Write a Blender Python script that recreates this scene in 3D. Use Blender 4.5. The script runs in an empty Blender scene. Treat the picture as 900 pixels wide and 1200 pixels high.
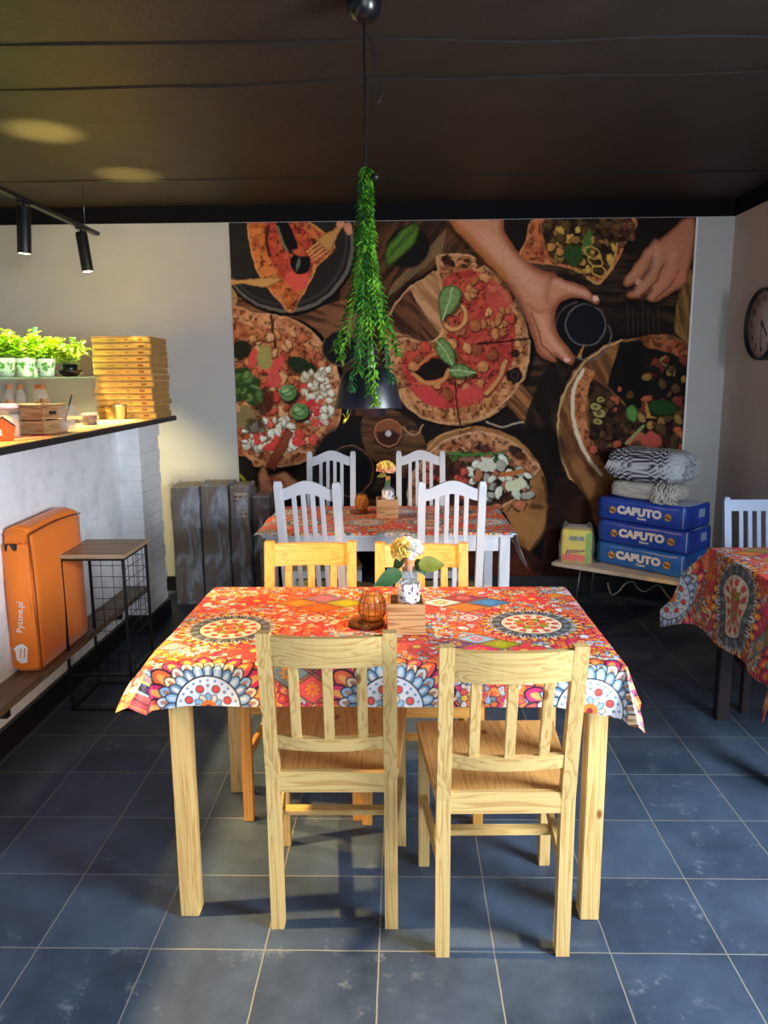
import bpy, bmesh, math, random
import numpy as np
from mathutils import Vector, Matrix, noise as mnoise
random.seed(7)
C = bpy.context.scene.collection
PI = math.pi

# ------------------------------------------------------------------ camera model (for the camera and for measuring the room)
CX, CY = 450.0, 600.0
FPX = math.sqrt(-(20*38) + 161*4950)
EYE = 1.48
_F = np.array([20, 161, FPX]); _F /= np.linalg.norm(_F)
_D = np.array([38, -4950, FPX]); _D /= np.linalg.norm(_D)
_U = -_D
_R = np.cross(_U, _F); _R /= np.linalg.norm(_R)
MM = np.array([_R, _F, _U])
def ray(x, y): return MM @ np.array([x-CX, -(y-CY), FPX])
def at_z(x, y, z): r = ray(x, y); return Vector(r*((z-EYE)/r[2])) + Vector((0, 0, EYE))
def at_y(x, y, Y): r = ray(x, y); return Vector(r*(Y/r[1])) + Vector((0, 0, EYE))
def at_x(x, y, X): r = ray(x, y); return Vector(r*(X/r[0])) + Vector((0, 0, EYE))
def proj_arr(P):
    c = (P - np.array([0, 0, EYE])) @ MM
    return CX + FPX*c[:, 0]/c[:, 2], CY - FPX*c[:, 1]/c[:, 2]

cd = bpy.data.cameras.new('camera'); cam = bpy.data.objects.new('camera', cd); C.objects.link(cam)
cd.sensor_fit = 'VERTICAL'; cd.sensor_height = 24.0; cd.lens = 24.0*FPX/1200.0
cd.clip_start = 0.05
# columns: camera right, up, back in world
_cr = MM @ np.array([1, 0, 0]); _cu = MM @ np.array([0, 1, 0]); _cb = -(MM @ np.array([0, 0, 1]))
cam.matrix_world = Matrix(((_cr[0], _cu[0], _cb[0], 0), (_cr[1], _cu[1], _cb[1], 0), (_cr[2], _cu[2], _cb[2], EYE), (0, 0, 0, 1)))
bpy.context.scene.camera = cam

# ------------------------------------------------------------------ colour helpers
def lin1(c):
    c = c/255.0
    return c/12.92 if c <= 0.04045 else ((c+0.055)/1.055)**2.4
def S(r, g, b): return (lin1(r), lin1(g), lin1(b))

# ------------------------------------------------------------------ materials
def mat(name, col, rough=0.6, metal=0.0, spec=0.5, noise=0.0, nscale=20, bump=0.0, bscale=60, trans=0.0, ior=1.45, alpha=1.0, emit=None, estr=0.0, stretch=(1, 1, 1), sheen=0.0, coat=0.0):
    m = bpy.data.materials.new(name); m.use_nodes = True
    nt = m.node_tree; N = nt.nodes; L = nt.links
    b = N['Principled BSDF']
    b.inputs['Base Color'].default_value = (*col, 1)
    b.inputs['Roughness'].default_value = rough; b.inputs['Metallic'].default_value = metal
    b.inputs['Specular IOR Level'].default_value = spec
    b.inputs['Transmission Weight'].default_value = trans; b.inputs['IOR'].default_value = ior
    b.inputs['Alpha'].default_value = alpha
    b.inputs['Sheen Weight'].default_value = sheen
    b.inputs['Coat Weight'].default_value = coat
    if emit: b.inputs['Emission Color'].default_value = (*emit, 1); b.inputs['Emission Strength'].default_value = estr
    if noise or bump:
        tc = N.new('ShaderNodeTexCoord'); mp = N.new('ShaderNodeMapping'); mp.inputs['Scale'].default_value = stretch
        L.new(tc.outputs['Object'], mp.inputs['Vector'])
    if noise:
        n = N.new('ShaderNodeTexNoise'); n.inputs['Scale'].default_value = nscale; n.inputs['Detail'].default_value = 5
        L.new(mp.outputs[0], n.inputs['Vector'])
        r = N.new('ShaderNodeValToRGB')
        r.color_ramp.elements[0].position = 0.3; r.color_ramp.elements[1].position = 0.72
        r.color_ramp.elements[0].color = (*[max(0, c*(1-noise)) for c in col], 1)
        r.color_ramp.elements[1].color = (*[min(1, c*(1+noise*0.6)) for c in col], 1)
        L.new(n.outputs['Fac'], r.inputs['Fac']); L.new(r.outputs['Color'], b.inputs['Base Color'])
    if bump:
        n2 = N.new('ShaderNodeTexNoise'); n2.inputs['Scale'].default_value = bscale; n2.inputs['Detail'].default_value = 4
        L.new(mp.outputs[0], n2.inputs['Vector'])
        bp = N.new('ShaderNodeBump'); bp.inputs['Strength'].default_value = bump; bp.inputs['Distance'].default_value = 0.01
        L.new(n2.outputs['Fac'], bp.inputs['Height']); L.new(bp.outputs[0], b.inputs['Normal'])
    return m

def wood(name, c1, c2, axis='z', scale=20.0, rough=0.45, knots=True):
    """long-grained wood: stretched noise lines plus the odd dark knot"""
    m = bpy.data.materials.new(name); m.use_nodes = True
    nt = m.node_tree; N = nt.nodes; L = nt.links; b = N['Principled BSDF']
    b.inputs['Roughness'].default_value = rough
    tc = N.new('ShaderNodeTexCoord'); mp = N.new('ShaderNodeMapping')
    s = [scale, scale, scale]; s['xyz'.index(axis)] = scale*0.045
    mp.inputs['Scale'].default_value = s
    L.new(tc.outputs['Object'], mp.inputs['Vector'])
    n = N.new('ShaderNodeTexNoise'); n.inputs['Scale'].default_value = 1.6; n.inputs['Detail'].default_value = 2; n.inputs['Distortion'].default_value = .6
    L.new(mp.outputs[0], n.inputs['Vector'])
    mul = N.new('ShaderNodeMath'); mul.operation = 'MULTIPLY'; mul.inputs[1].default_value = 13
    L.new(n.outputs['Fac'], mul.inputs[0])
    fr = N.new('ShaderNodeMath'); fr.operation = 'PINGPONG'; fr.inputs[1].default_value = 1
    L.new(mul.outputs[0], fr.inputs[0])
    r = N.new('ShaderNodeValToRGB')
    r.color_ramp.elements[0].position = 0.0; r.color_ramp.elements[0].color = (*c2, 1)
    r.color_ramp.elements[1].position = 0.42; r.color_ramp.elements[1].color = (*c1, 1)
    L.new(fr.outputs[0], r.inputs['Fac'])
    out = r.outputs['Color']
    if knots:
        mk = N.new('ShaderNodeMapping'); sk = [9, 9, 9]; sk['xyz'.index(axis)] = 5.0
        mk.inputs['Scale'].default_value = sk; L.new(tc.outputs['Object'], mk.inputs['Vector'])
        v = N.new('ShaderNodeTexVoronoi'); v.inputs['Scale'].default_value = 1.0; L.new(mk.outputs[0], v.inputs['Vector'])
        kr = N.new('ShaderNodeValToRGB'); kr.color_ramp.elements[0].position = 0.05; kr.color_ramp.elements[0].color = (1, 1, 1, 1)
        kr.color_ramp.elements[1].position = 0.10; kr.color_ramp.elements[1].color = (0, 0, 0, 1)
        L.new(v.outputs['Distance'], kr.inputs['Fac'])
        mx = N.new('ShaderNodeMixRGB'); mx.inputs[2].default_value = (c2[0]*.5, c2[1]*.3, c2[2]*.2, 1)
        L.new(kr.outputs['Color'], mx.inputs[0]); L.new(out, mx.inputs[1]); out = mx.outputs[0]
    L.new(out, b.inputs['Base Color'])
    bp = N.new('ShaderNodeBump'); bp.inputs['Strength'].default_value = 0.12; bp.inputs['Distance'].default_value = 0.004
    L.new(fr.outputs[0], bp.inputs['Height']); L.new(bp.outputs[0], b.inputs['Normal'])
    return m

def colattr(name, rough=0.6, bump=0.0, spec=0.4):
    m = bpy.data.materials.new(name); m.use_nodes = True
    nt = m.node_tree; N = nt.nodes; L = nt.links; b = N['Principled BSDF']
    a = N.new('ShaderNodeVertexColor'); a.layer_name = 'Col'
    L.new(a.outputs['Color'], b.inputs['Base Color'])
    b.inputs['Roughness'].default_value = rough; b.inputs['Specular IOR Level'].default_value = spec
    if bump:
        n2 = N.new('ShaderNodeTexNoise'); n2.inputs['Scale'].default_value = 350
        tc = N.new('ShaderNodeTexCoord'); L.new(tc.outputs['Object'], n2.inputs['Vector'])
        bp = N.new('ShaderNodeBump'); bp.inputs['Strength'].default_value = bump; bp.inputs['Distance'].default_value = 0.002
        L.new(n2.outputs['Fac'], bp.inputs['Height']); L.new(bp.outputs[0], b.inputs['Normal'])
    return m

M = {}
PINE1, PINE2 = S(214, 182, 118), S(190, 148, 86)
for ax in 'xyz': M['pine_'+ax] = wood('pine_'+ax, PINE1, PINE2, ax); M['pineseat_'+ax] = wood('pine_seat_'+ax, S(218, 164, 96), S(196, 138, 74), ax); M['warmlitseat_'+ax] = M['pineseat_'+ax]; M['warmlit_'+ax] = wood('warmlit_'+ax, S(226, 166, 84), S(204, 138, 60), ax)  # last wood has the far chairs' warm lamp light mixed into its colour
OAK1, OAK2 = S(205, 150, 86), S(160, 108, 55)
for ax in 'xyz': M['crate_'+ax] = wood('crate_'+ax, S(196, 150, 100), S(150, 100, 58), ax, scale=16)
M['counter_oak'] = wood('counter_oak', S(190, 150, 95), S(140, 100, 60), 'y', rough=.35, knots=False)
M['ledge_wood'] = wood('ledge_wood', S(120, 100, 78), S(72, 58, 45), 'y', rough=.5, knots=False)
M['stool_wood'] = wood('stool_wood', S(176, 150, 118), S(140, 115, 85), 'x', rough=.5, knots=False)
M['white_paint'] = mat('white_paint', S(200, 203, 210), .45, noise=.05, nscale=8)
M['olive_seat'] = mat('olive_seat', S(128, 120, 92), .5, noise=.1)
M['grey_paint'] = mat('grey_paint', S(150, 168, 200), .45, noise=.05)
M['dark_leg'] = mat('dark_leg', S(38, 28, 30), .4, noise=.15)
M['black_metal'] = mat('black_metal', S(22, 22, 24), .4, spec=.5)
M['black_gloss'] = mat('black_gloss', S(14, 15, 19), .28, spec=.6)
M['black_shade'] = mat('black_shade', S(22, 24, 34), .36, spec=.7)
M['chrome'] = mat('chrome', S(210, 210, 210), .25, metal=1)
M['black_edge'] = mat('black_edge', S(30, 31, 34), .45)
M['white_plain'] = mat('white_plain', S(235, 235, 235), .5)
M['glass_item'] = mat('glassware', S(228, 236, 236), .04, alpha=.13, spec=.9)
M['glass'] = mat('glass', (1, 1, 1), .02, trans=1, ior=1.3)
M['thin_glass'] = mat('thin_glass', S(215, 235, 225), .03, alpha=.07, spec=.8)
M['glass_edge'] = mat('glass_edge', S(150, 200, 175), .1, alpha=.75)

# ------------------------------------------------------------------ mesh building
class MB:
    def __init__(s): s.bm = bmesh.new(); s.mi = 0; s.smooth = False
    def _fin(s, faces):
        for f in faces: f.material_index = s.mi; f.smooth = s.smooth
    def box(s, c, d, rz=0, bev=0.0, mtx=None):
        t = bmesh.new(); bmesh.ops.create_cube(t, size=1)
        for v in t.verts: v.co = Vector((v.co.x*d[0], v.co.y*d[1], v.co.z*d[2]))
        if bev > 0: bmesh.ops.bevel(t, geom=list(t.edges), offset=bev, segments=2, affect='EDGES', clamp_overlap=True)
        X = Matrix.Translation(Vector(c)) @ Matrix.Rotation(rz, 4, 'Z')
        if mtx is not None: X = mtx @ X
        s._merge(t, X); return s
    def _merge(s, t, X=None):
        vm = {}
        for v in t.verts: vm[v] = s.bm.verts.new(X @ v.co if X is not None else v.co)
        fs = []
        for f in t.faces:
            try: fs.append(s.bm.faces.new([vm[v] for v in f.verts]))
            except ValueError: pass
        s._fin(fs); t.free()
    def bar(s, a, b, w, h=None, bev=0.0, up=(0, 0, 1)):
        """rectangular bar from a to b"""
        a, b = Vector(a), Vector(b); h = h or w; d = b-a; L = d.length; z = d.normalized()
        u = Vector(up); x = u.cross(z)
        if x.length < 1e-4: x = Vector((1, 0, 0)).cross(z)
        if x.length < 1e-4: x = Vector((0, 1, 0))
        x.normalize(); y = z.cross(x)
        X = Matrix(((x.x, y.x, z.x, (a.x+b.x)/2), (x.y, y.y, z.y, (a.y+b.y)/2), (x.z, y.z, z.z, (a.z+b.z)/2), (0, 0, 0, 1)))
        s.box((0, 0, 0), (w, h, L), 0, bev, X); return s
    def loft(s, rings, closed=True, caps=True):
        """rings: list of lists of points, all same length"""
        R = [[s.bm.verts.new(Vector(p)) for p in r] for r in rings]; n = len(R[0]); fs = []
        for i in range(len(R)-1):
            for j in range(n if closed else n-1):
                k = (j+1) % n
                try: fs.append(s.bm.faces.new((R[i][j], R[i][k], R[i+1][k], R[i+1][j])))
                except ValueError: pass
        if caps and n > 2:
            for r, rev in ((R[0], True), (R[-1], False)):
                try: fs.append(s.bm.faces.new(list(reversed(r)) if rev else r))
                except ValueError: pass
        s._fin(fs); return s
    def lathe(s, prof, c=(0, 0, 0), n=28, caps=False, mtx=None):
        rings = []
        for r, z in prof:
            ring = []
            for i in range(n):
                a = 2*PI*i/n; p = Vector((c[0]+max(r, 1e-5)*math.cos(a), c[1]+max(r, 1e-5)*math.sin(a), c[2]+z))
                ring.append(mtx @ p if mtx is not None else p)
            rings.append(ring)
        o = s.smooth; s.smooth = True; s.loft(rings, True, caps); s.smooth = o; return s
    def tube(s, pts, r, n=8, caps=True):
        pts = [Vector(p) for p in pts]; rings = []
        rr = r if isinstance(r, (list, tuple)) else [r]*len(pts)
        px = None
        for i, p in enumerate(pts):
            d = (pts[min(i+1, len(pts)-1)] - pts[max(i-1, 0)]).normalized()
            if px is None:
                px = d.cross(Vector((0, 0, 1)))
                if px.length < 1e-3: px = d.cross(Vector((1, 0, 0)))
            px = (px - d*px.dot(d)); px.normalize(); py = d.cross(px)
            rings.append([p + (px*math.cos(2*PI*j/n) + py*math.sin(2*PI*j/n))*rr[i] for j in range(n)])
        o = s.smooth; s.smooth = n > 4; s.loft(rings, True, caps); s.smooth = o; return s
    def prism(s, poly, z0, z1, mtx=None):
        """polygon in xy extruded z0..z1"""
        T = (lambda p: mtx @ Vector(p)) if mtx is not None else (lambda p: Vector(p))
        a = [T((x, y, z0)) for x, y in poly]; b = [T((x, y, z1)) for x, y in poly]
        s.loft([a, b]); return s
    def blob(s, c, r, seed=0, amp=.15, sub=2, freq=3):
        t = bmesh.new(); bmesh.ops.create_icosphere(t, subdivisions=sub, radius=1)
        for v in t.verts:
            k = 1 + amp*mnoise.noise(v.co*freq + Vector((seed*7.1, seed*3.3, seed)))
            v.co = Vector((v.co.x*r[0]*k, v.co.y*r[1]*k, v.co.z*r[2]*k))
        o = s.smooth; s.smooth = True; s._merge(t, Matrix.Translation(Vector(c))); s.smooth = o; return s
    def leaf(s, c, d, L, W, up=(0, 0, 1), fold=.15, n=4, droop=0.0):
        """pointed leaf blade from c along d"""
        c = Vector(c); d = Vector(d).normalized(); sd = d.cross(Vector(up))
        if sd.length < 1e-3: sd = d.cross(Vector((1, 0, 0)))
        sd.normalize(); nm = sd.cross(d)
        mid = []; lf = []; rt = []
        for i in range(n+1):
            t = i/n; w = W*math.sin(PI*min(1, t*.94+.06)**.8)*.5 if i < n else 0
            p = c + d*L*t - Vector((0, 0, droop*L*t*t))
            mid.append(s.bm.verts.new(p)); lf.append(s.bm.verts.new(p + sd*w + nm*w*fold*2)); rt.append(s.bm.verts.new(p - sd*w + nm*w*fold*2))
        fs = []
        for i in range(n):
            fs.append(s.bm.faces.new((mid[i], mid[i+1], lf[i+1], lf[i]))); fs.append(s.bm.faces.new((rt[i], rt[i+1], mid[i+1], mid[i])))
        s._fin(fs); return s
    def build(s, name, mats, parent=None, **tags):
        me = bpy.data.meshes.new(name); s.bm.normal_update(); s.bm.to_mesh(me); s.bm.free()
        for m in (mats if isinstance(mats, (list, tuple)) else [mats]): me.materials.append(M[m] if isinstance(m, str) else m)
        o = bpy.data.objects.new(name, me); C.objects.link(o)
        if parent is not None: o.parent = parent
        for k, v in tags.items(): o[k] = v
        return o

def thing(name, label, cat, loc=(0, 0, 0), rz=0, group=None):
    o = bpy.data.objects.new(name, None); C.objects.link(o); o.location = loc; o.rotation_euler = (0, 0, rz)
    o.empty_display_size = .05
    o['label'] = label; o['category'] = cat
    if group: o['group'] = group
    return o
def tag(o, label, cat, group=None):
    o['label'] = label; o['category'] = cat
    if group: o['group'] = group
    return o
def struct(o): o['kind'] = 'structure'; return o
def dup(root, loc, rz, label, group=None):
    r = root.copy(); C.objects.link(r); r.location = loc; r.rotation_euler = (0, 0, rz); r['label'] = label
    if group: r['group'] = group
    for ch in list(root.children):
        c = ch.copy(); C.objects.link(c); c.parent = r
        for g in list(ch.children):
            d = g.copy(); C.objects.link(d); d.parent = c
    return r
def text_obj(name, body, size, m, parent, mtx, extrude=.0008, offset=0.0, shear=0.0):
    cu = bpy.data.curves.new(name, 'FONT'); cu.body = body; cu.size = size; cu.extrude = extrude; cu.offset = offset
    cu.space_character = 1.0+offset*18; cu.align_x = 'CENTER'; cu.align_y = 'CENTER'; cu.shear = shear
    t = bpy.data.objects.new('tmp', cu); C.objects.link(t); bpy.context.view_layer.update()
    me = bpy.data.meshes.new_from_object(t.evaluated_get(bpy.context.evaluated_depsgraph_get()))
    bpy.data.objects.remove(t); bpy.data.curves.remove(cu)
    me.transform(mtx); me.materials.clear(); me.materials.append(M[m] if isinstance(m, str) else m)
    for p in me.polygons: p.material_index = 0
    o = bpy.data.objects.new(name, me); C.objects.link(o); o.parent = parent
    return o
def basis(o, x, y, z=None):
    x = Vector(x).normalized(); y = Vector(y).normalized(); z = x.cross(y)
    return Matrix(((x.x, y.x, z.x, o[0]), (x.y, y.y, z.y, o[1]), (x.z, y.z, z.z, o[2]), (0, 0, 0, 1)))
def grid_mesh(name, P, nu, nv, rgb, m, parent=None, smooth=True):
    """P (nv+1)*(nu+1) x3 array; rgb linear colours"""
    me = bpy.data.meshes.new(name)
    n = (nu+1)*(nv+1); me.vertices.add(n); me.vertices.foreach_set('co', P.astype(np.float32).ravel())
    i = np.arange(nu)[None, :]; j = np.arange(nv)[:, None]; a = (j*(nu+1)+i).ravel()
    q = np.stack([a, a+1, a+nu+2, a+nu+1], 1).astype(np.int32)
    me.loops.add(len(q)*4); me.loops.foreach_set('vertex_index', q.ravel())
    me.polygons.add(len(q)); me.polygons.foreach_set('loop_start', np.arange(len(q), dtype=np.int32)*4)
    me.polygons.foreach_set('loop_total', np.full(len(q), 4, dtype=np.int32))
    me.polygons.foreach_set('use_smooth', np.full(len(q), smooth))
    me.update(calc_edges=True)
    if rgb is not None:
        ca = me.color_attributes.new('Col', 'FLOAT_COLOR', 'POINT')
        ca.data.foreach_set('color', np.concatenate([rgb, np.ones((n, 1))], 1).astype(np.float32).ravel())
    me.materials.append(m); o = bpy.data.objects.new(name, me); C.objects.link(o)
    if parent is not None: o.parent = parent
    return o

# ------------------------------------------------------------------ numpy painting
def _h(ix, iy, s):
    n = (ix.astype(np.int64)*374761393 + iy.astype(np.int64)*668265263 + s*982451653) & 0x7fffffff
    n = ((n ^ (n >> 13))*1274126177) & 0x7fffffff
    return ((n ^ (n >> 16)) & 0xffff)/65535.0
def vnoise(x, y, s=0):
    ix, iy = np.floor(x), np.floor(y); fx, fy = x-ix, y-iy; fx = fx*fx*(3-2*fx); fy = fy*fy*(3-2*fy)
    a, b, c, d = _h(ix, iy, s), _h(ix+1, iy, s), _h(ix, iy+1, s), _h(ix+1, iy+1, s)
    return (a*(1-fx)+b*fx)*(1-fy) + (c*(1-fx)+d*fx)*fy
def fbm(x, y, s=0, o=4):
    t = 0; amp = .5; tot = 0
    for k in range(o): t = t+amp*vnoise(x*2**k, y*2**k, s+k*17); tot += amp; amp *= .5
    return t/tot
def ss(a, b, x): t = np.clip((x-a)/(b-a), 0, 1); return t*t*(3-2*t)
def spline(pts, k=6, closed=True):
    p = np.array(pts, float); n = len(p); out = []
    rng = range(n) if closed else range(n-1)
    for i in rng:
        if closed: a, b, c, d = p[i-1], p[i], p[(i+1) % n], p[(i+2) % n]
        else: a, b, c, d = p[max(i-1, 0)], p[i], p[i+1], p[min(i+2, n-1)]
        for j in range(k):
            t = j/k; out.append(.5*((2*b)+(-a+c)*t+(2*a-5*b+4*c-d)*t*t+(-a+3*b-3*c+d)*t**3))
    if not closed: out.append(p[-1])
    return np.array(out)
class Paint:
    def __init__(s, x, y, base): s.x, s.y = x, y; s.rgb = np.tile(np.array(base, float), (len(x), 1)); s.w = .8; s.clip = None
    def put(s, idx, m, col):
        if s.clip is not None: m = m*s.clip[idx]
        col = np.asarray(col, float)
        s.rgb[idx] = s.rgb[idx]*(1-m[:, None]) + col*m[:, None]
    def box(s, x0, y0, x1, y1): return np.nonzero((s.x > x0) & (s.x < x1) & (s.y > y0) & (s.y < y1))[0]
    def ell_mask(s, idx, cx, cy, rx, ry, rot=0, soft=None, wob=0, seed=0):
        dx, dy = s.x[idx]-cx, s.y[idx]-cy; c, n = math.cos(rot), math.sin(rot)
        u, v = (dx*c+dy*n)/rx, (-dx*n+dy*c)/ry; r = np.hypot(u, v)
        if wob: r = r*(1+wob*(fbm(s.x[idx]/(rx*.5), s.y[idx]/(rx*.5), seed, 3)-.5)*2)
        sf = (soft or s.w)/min(rx, ry)
        return 1-ss(1-sf, 1+sf, r)
    def ell(s, cx, cy, rx, ry, col, rot=0, soft=None, op=1.0, wob=0, seed=0):
        R = max(rx, ry)*1.5+3*(soft or s.w); idx = s.box(cx-R, cy-R, cx+R, cy+R)
        if len(idx): s.put(idx, s.ell_mask(idx, cx, cy, rx, ry, rot, soft, wob, seed)*op, col)
    def poly_d(s, idx, p):
        x, y = s.x[idx], s.y[idx]; ins = np.zeros(len(idx), bool); dm = np.full(len(idx), 1e9)
        for i in range(len(p)):
            (x0, y0), (x1, y1) = p[i-1], p[i]
            if y0 != y1:
                cr = ((y0 > y) != (y1 > y)) & (x < (x1-x0)*(y-y0)/(y1-y0)+x0); ins ^= cr
            dx, dy = x1-x0, y1-y0; L = dx*dx+dy*dy+1e-12; t = np.clip(((x-x0)*dx+(y-y0)*dy)/L, 0, 1)
            dm = np.minimum(dm, np.hypot(x-x0-t*dx, y-y0-t*dy))
        return np.where(ins, dm, -dm)
    def poly(s, pts, col, smooth=True, soft=None, op=1.0, shade=None, rim=None, k=5):
        p = spline(pts, k) if smooth else np.array(pts, float); sf = soft or s.w
        q = 4*sf; idx = s.box(p[:, 0].min()-q, p[:, 1].min()-q, p[:, 0].max()+q, p[:, 1].max()+q)
        if not len(idx): return
        d = s.poly_d(idx, p); m = ss(-sf, sf, d)*op
        c = np.tile(np.array(col, float), (len(idx), 1))
        if shade: # (width, colour): blend toward colour near the edge
            c = c*(ss(0, shade[0], d)[:, None]) + np.array(shade[1])*(1-ss(0, shade[0], d)[:, None])
        s.put(idx, m, c)
    def line(s, pts, w, col, smooth=True, op=1.0, soft=None):
        p = spline(pts, 5, False) if smooth and len(pts) > 2 else np.array(pts, float); sf = soft or s.w
        q = w+4*sf; idx = s.box(p[:, 0].min()-q, p[:, 1].min()-q, p[:, 0].max()+q, p[:, 1].max()+q)
        if not len(idx): return
        x, y = s.x[idx], s.y[idx]; dm = np.full(len(idx), 1e9)
        for i in range(len(p)-1):
            (x0, y0), (x1, y1) = p[i], p[i+1]; dx, dy = x1-x0, y1-y0; L = dx*dx+dy*dy+1e-12
            t = np.clip(((x-x0)*dx+(y-y0)*dy)/L, 0, 1); dm = np.minimum(dm, np.hypot(x-x0-t*dx, y-y0-t*dy))
        s.put(idx, (1-ss(w/2-sf, w/2+sf, dm))*op, col)
    def ring(s, cx, cy, rx, ry, w, col, rot=0, a0=None, a1=None, op=1.0):
        a0 = 0 if a0 is None else a0; a1 = 2*PI if a1 is None else a1
        n = 28; c, q = math.cos(rot), math.sin(rot); pts = []
        for i in range(n+1):
            a = a0+(a1-a0)*i/n; u, v = rx*math.cos(a), ry*math.sin(a); pts.append((cx+u*c-v*q, cy+u*q+v*c))
        s.line(pts, w, col, False, op)
# ------------------------------------------------------------------ the pizza mural (a flat printed wall covering)
WALL_Y = 5.15
def paint_mural(x, y):
    rnd = random.Random(11)
    x0w, y0w = x, y
    x = x0w+(fbm(x0w*.14, y0w*.14, 71, 3)-.5)*2.6; y = y0w+(fbm(x0w*.14, y0w*.14, 77, 3)-.5)*2.6
    P = Paint(x, y, S(38, 31, 28))
    # dark table planks
    g = fbm(x*.02, y*.16, 3, 4); g2 = fbm(x*.012, y*.012, 9, 3)
    k = (ss(.35, .75, g)*ss(.35, .7, g2))[:, None]
    P.rgb = P.rgb*(1-k) + np.array(S(96, 70, 48))*k
    allx = np.arange(len(x))
    def wood_fill(pts, c1, c2, ang=0, fr=.25, smooth=True, shade=None):
        p = spline(pts, 5) if smooth else np.array(pts, float)
        idx = P.box(p[:, 0].min()-2, p[:, 1].min()-2, p[:, 0].max()+2, p[:, 1].max()+2)
        d = P.poly_d(idx, p); m = ss(-.8, .8, d)
        u = x[idx]*math.cos(ang)+y[idx]*math.sin(ang); v = -x[idx]*math.sin(ang)+y[idx]*math.cos(ang)
        n = ss(.3, .7, fbm(u*.03, v*fr, int(abs(pts[0][0])), 4))[:, None]
        c = np.array(c1)*n + np.array(c2)*(1-n)
        if shade: c = c*(.45+.55*ss(0, shade, d)[:, None])
        P.put(idx, m, c)
    def dough(pts, c1, c2, spots=0, smooth=True, fr=.14, seed=1, edge=None, burn=S(70, 38, 26)):
        p = spline(pts, 5) if smooth else np.array(pts, float)
        idx = P.box(p[:, 0].min()-2, p[:, 1].min()-2, p[:, 0].max()+2, p[:, 1].max()+2)
        d = P.poly_d(idx, p); m = ss(-.8, .8, d)
        n = ss(.3, .7, fbm(x[idx]*fr, y[idx]*fr, seed, 4))[:, None]
        c = np.array(c1)*n + np.array(c2)*(1-n)
        if spots:
            b = ss(.62-.02*spots, .72, fbm(x[idx]*.28, y[idx]*.28, seed+5, 3))[:, None]*.75
            c = c*(1-b)+np.array(burn)*b
        if edge is not None:
            e = (1-ss(0, 4, d))[:, None]*.6; c = c*(1-e)+np.array(edge)*e
        P.put(idx, m, c)
        return p
    def mask_of(p):
        d = P.poly_d(allx, p); return ss(-.8, .8, d)
    def scat(n, box, r, cols, outline=None, asp=(.5, 1.0), op=1.0, clip=None):
        for i in range(n):
            cx, cy = rnd.uniform(box[0], box[2]), rnd.uniform(box[1], box[3])
            if clip and ((cx-clip[0])/clip[2])**2+((cy-clip[1])/clip[3])**2 > 1: continue
            R = rnd.uniform(*r); a = rnd.uniform(0, PI); s = rnd.uniform(*asp)
            if outline: P.ell(cx+.4, cy+.8, R+.9, R*s+.9, outline, a, 1.0, op, .25, i)
            c = rnd.choice(cols); P.ell(cx, cy, R, R*s, c, a, .8, op, .3, i+3)
            P.ell(cx-R*.25, cy-R*.25, R*.45, R*s*.4, [min(1, q*1.35) for q in c], a, 1.2, .7*op)
    BRN, DK, TAN = S(112, 76, 52), S(24, 20, 20), S(186, 136, 92)
    SAU, SAUD, CR, CRD = S(196, 84, 62), S(150, 58, 46), S(212, 150, 100), S(160, 96, 58)
    MUSH, OLV, GRN, GRND, WHT = S(196, 132, 84), S(30, 26, 30), S(108, 142, 78), S(44, 70, 38), S(222, 218, 200)
    SK, SKD, SKL = S(208, 146, 112), S(120, 68, 48), S(226, 176, 146)
    # brown plank area at top middle
    wood_fill([(432, 262), (470, 255), (520, 255), (545, 290), (520, 330), (450, 440), (395, 400), (400, 340)], S(104, 70, 46), S(58, 40, 30), -.9, .2)
    for i in range(22):   # carved comb of short light lines
        t = i/21; cx, cy = 455+t*62, 348-t*52
        P.line([(cx, cy), (cx+3+2*t, cy-12-14*t)], .9, S(176, 150, 110), False, .8)
    wood_fill([(268, 350), (300, 352), (340, 368), (420, 350), (425, 400), (390, 415), (330, 385), (268, 380)], S(140, 96, 66), S(84, 56, 40), .2)
    P.ell(268, 345, 10, 24, S(170, 140, 100), 0, 1, 1, .1)
    # green herb leaf on dark
    P.ell(478, 290, 26, 24, S(32, 30, 28), -.6, 2)
    P.poly([(452, 310), (452, 292), (462, 278), (480, 262), (492, 266), (488, 284), (472, 300), (456, 312)], S(96, 128, 52), shade=(5, S(44, 62, 28)))
    for i in range(8): P.line([(456+i*4, 302-i*4), (460+i*4, 292-i*4.4)], 1.4, S(52, 76, 36), False)
    # --- upper left plate with a slice
    P.ell(337, 288, 81, 82, S(26, 24, 24))
    P.ell(336, 286, 79, 80, S(112, 104, 96)); P.ell(335, 285, 76, 77, S(44, 42, 40)); P.ell(334, 284, 74, 75, S(66, 62, 58)); P.ell(333, 283, 71, 72, S(48, 46, 44))
    n = fbm(x*.6, y*.6, 21, 2); idx = P.box(262, 250, 412, 356); P.rgb[idx] *= (.85+.3*n[idx])[:, None]
    dough([(294, 255), (293, 290), (299, 313), (311, 334), (324, 350), (341, 367), (352, 352), (368, 322), (372, 312), (388, 298), (393, 288), (385, 276), (366, 262), (352, 255)], S(214, 132, 74), S(176, 92, 50), 3, seed=4, edge=S(226, 170, 116))
    dough([(316, 258), (312, 280), (318, 306), (330, 322), (346, 343), (360, 328), (366, 312), (384, 296), (386, 286), (372, 272), (350, 258)], S(206, 100, 70), S(180, 70, 56), 2, seed=8)
    P.poly([(335, 322), (346, 318), (362, 324), (356, 338), (346, 342), (336, 332)], S(222, 96, 84))
    P.poly([(324, 262), (334, 258), (342, 268), (350, 290), (346, 298), (338, 296), (330, 280)], OLV)
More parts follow.
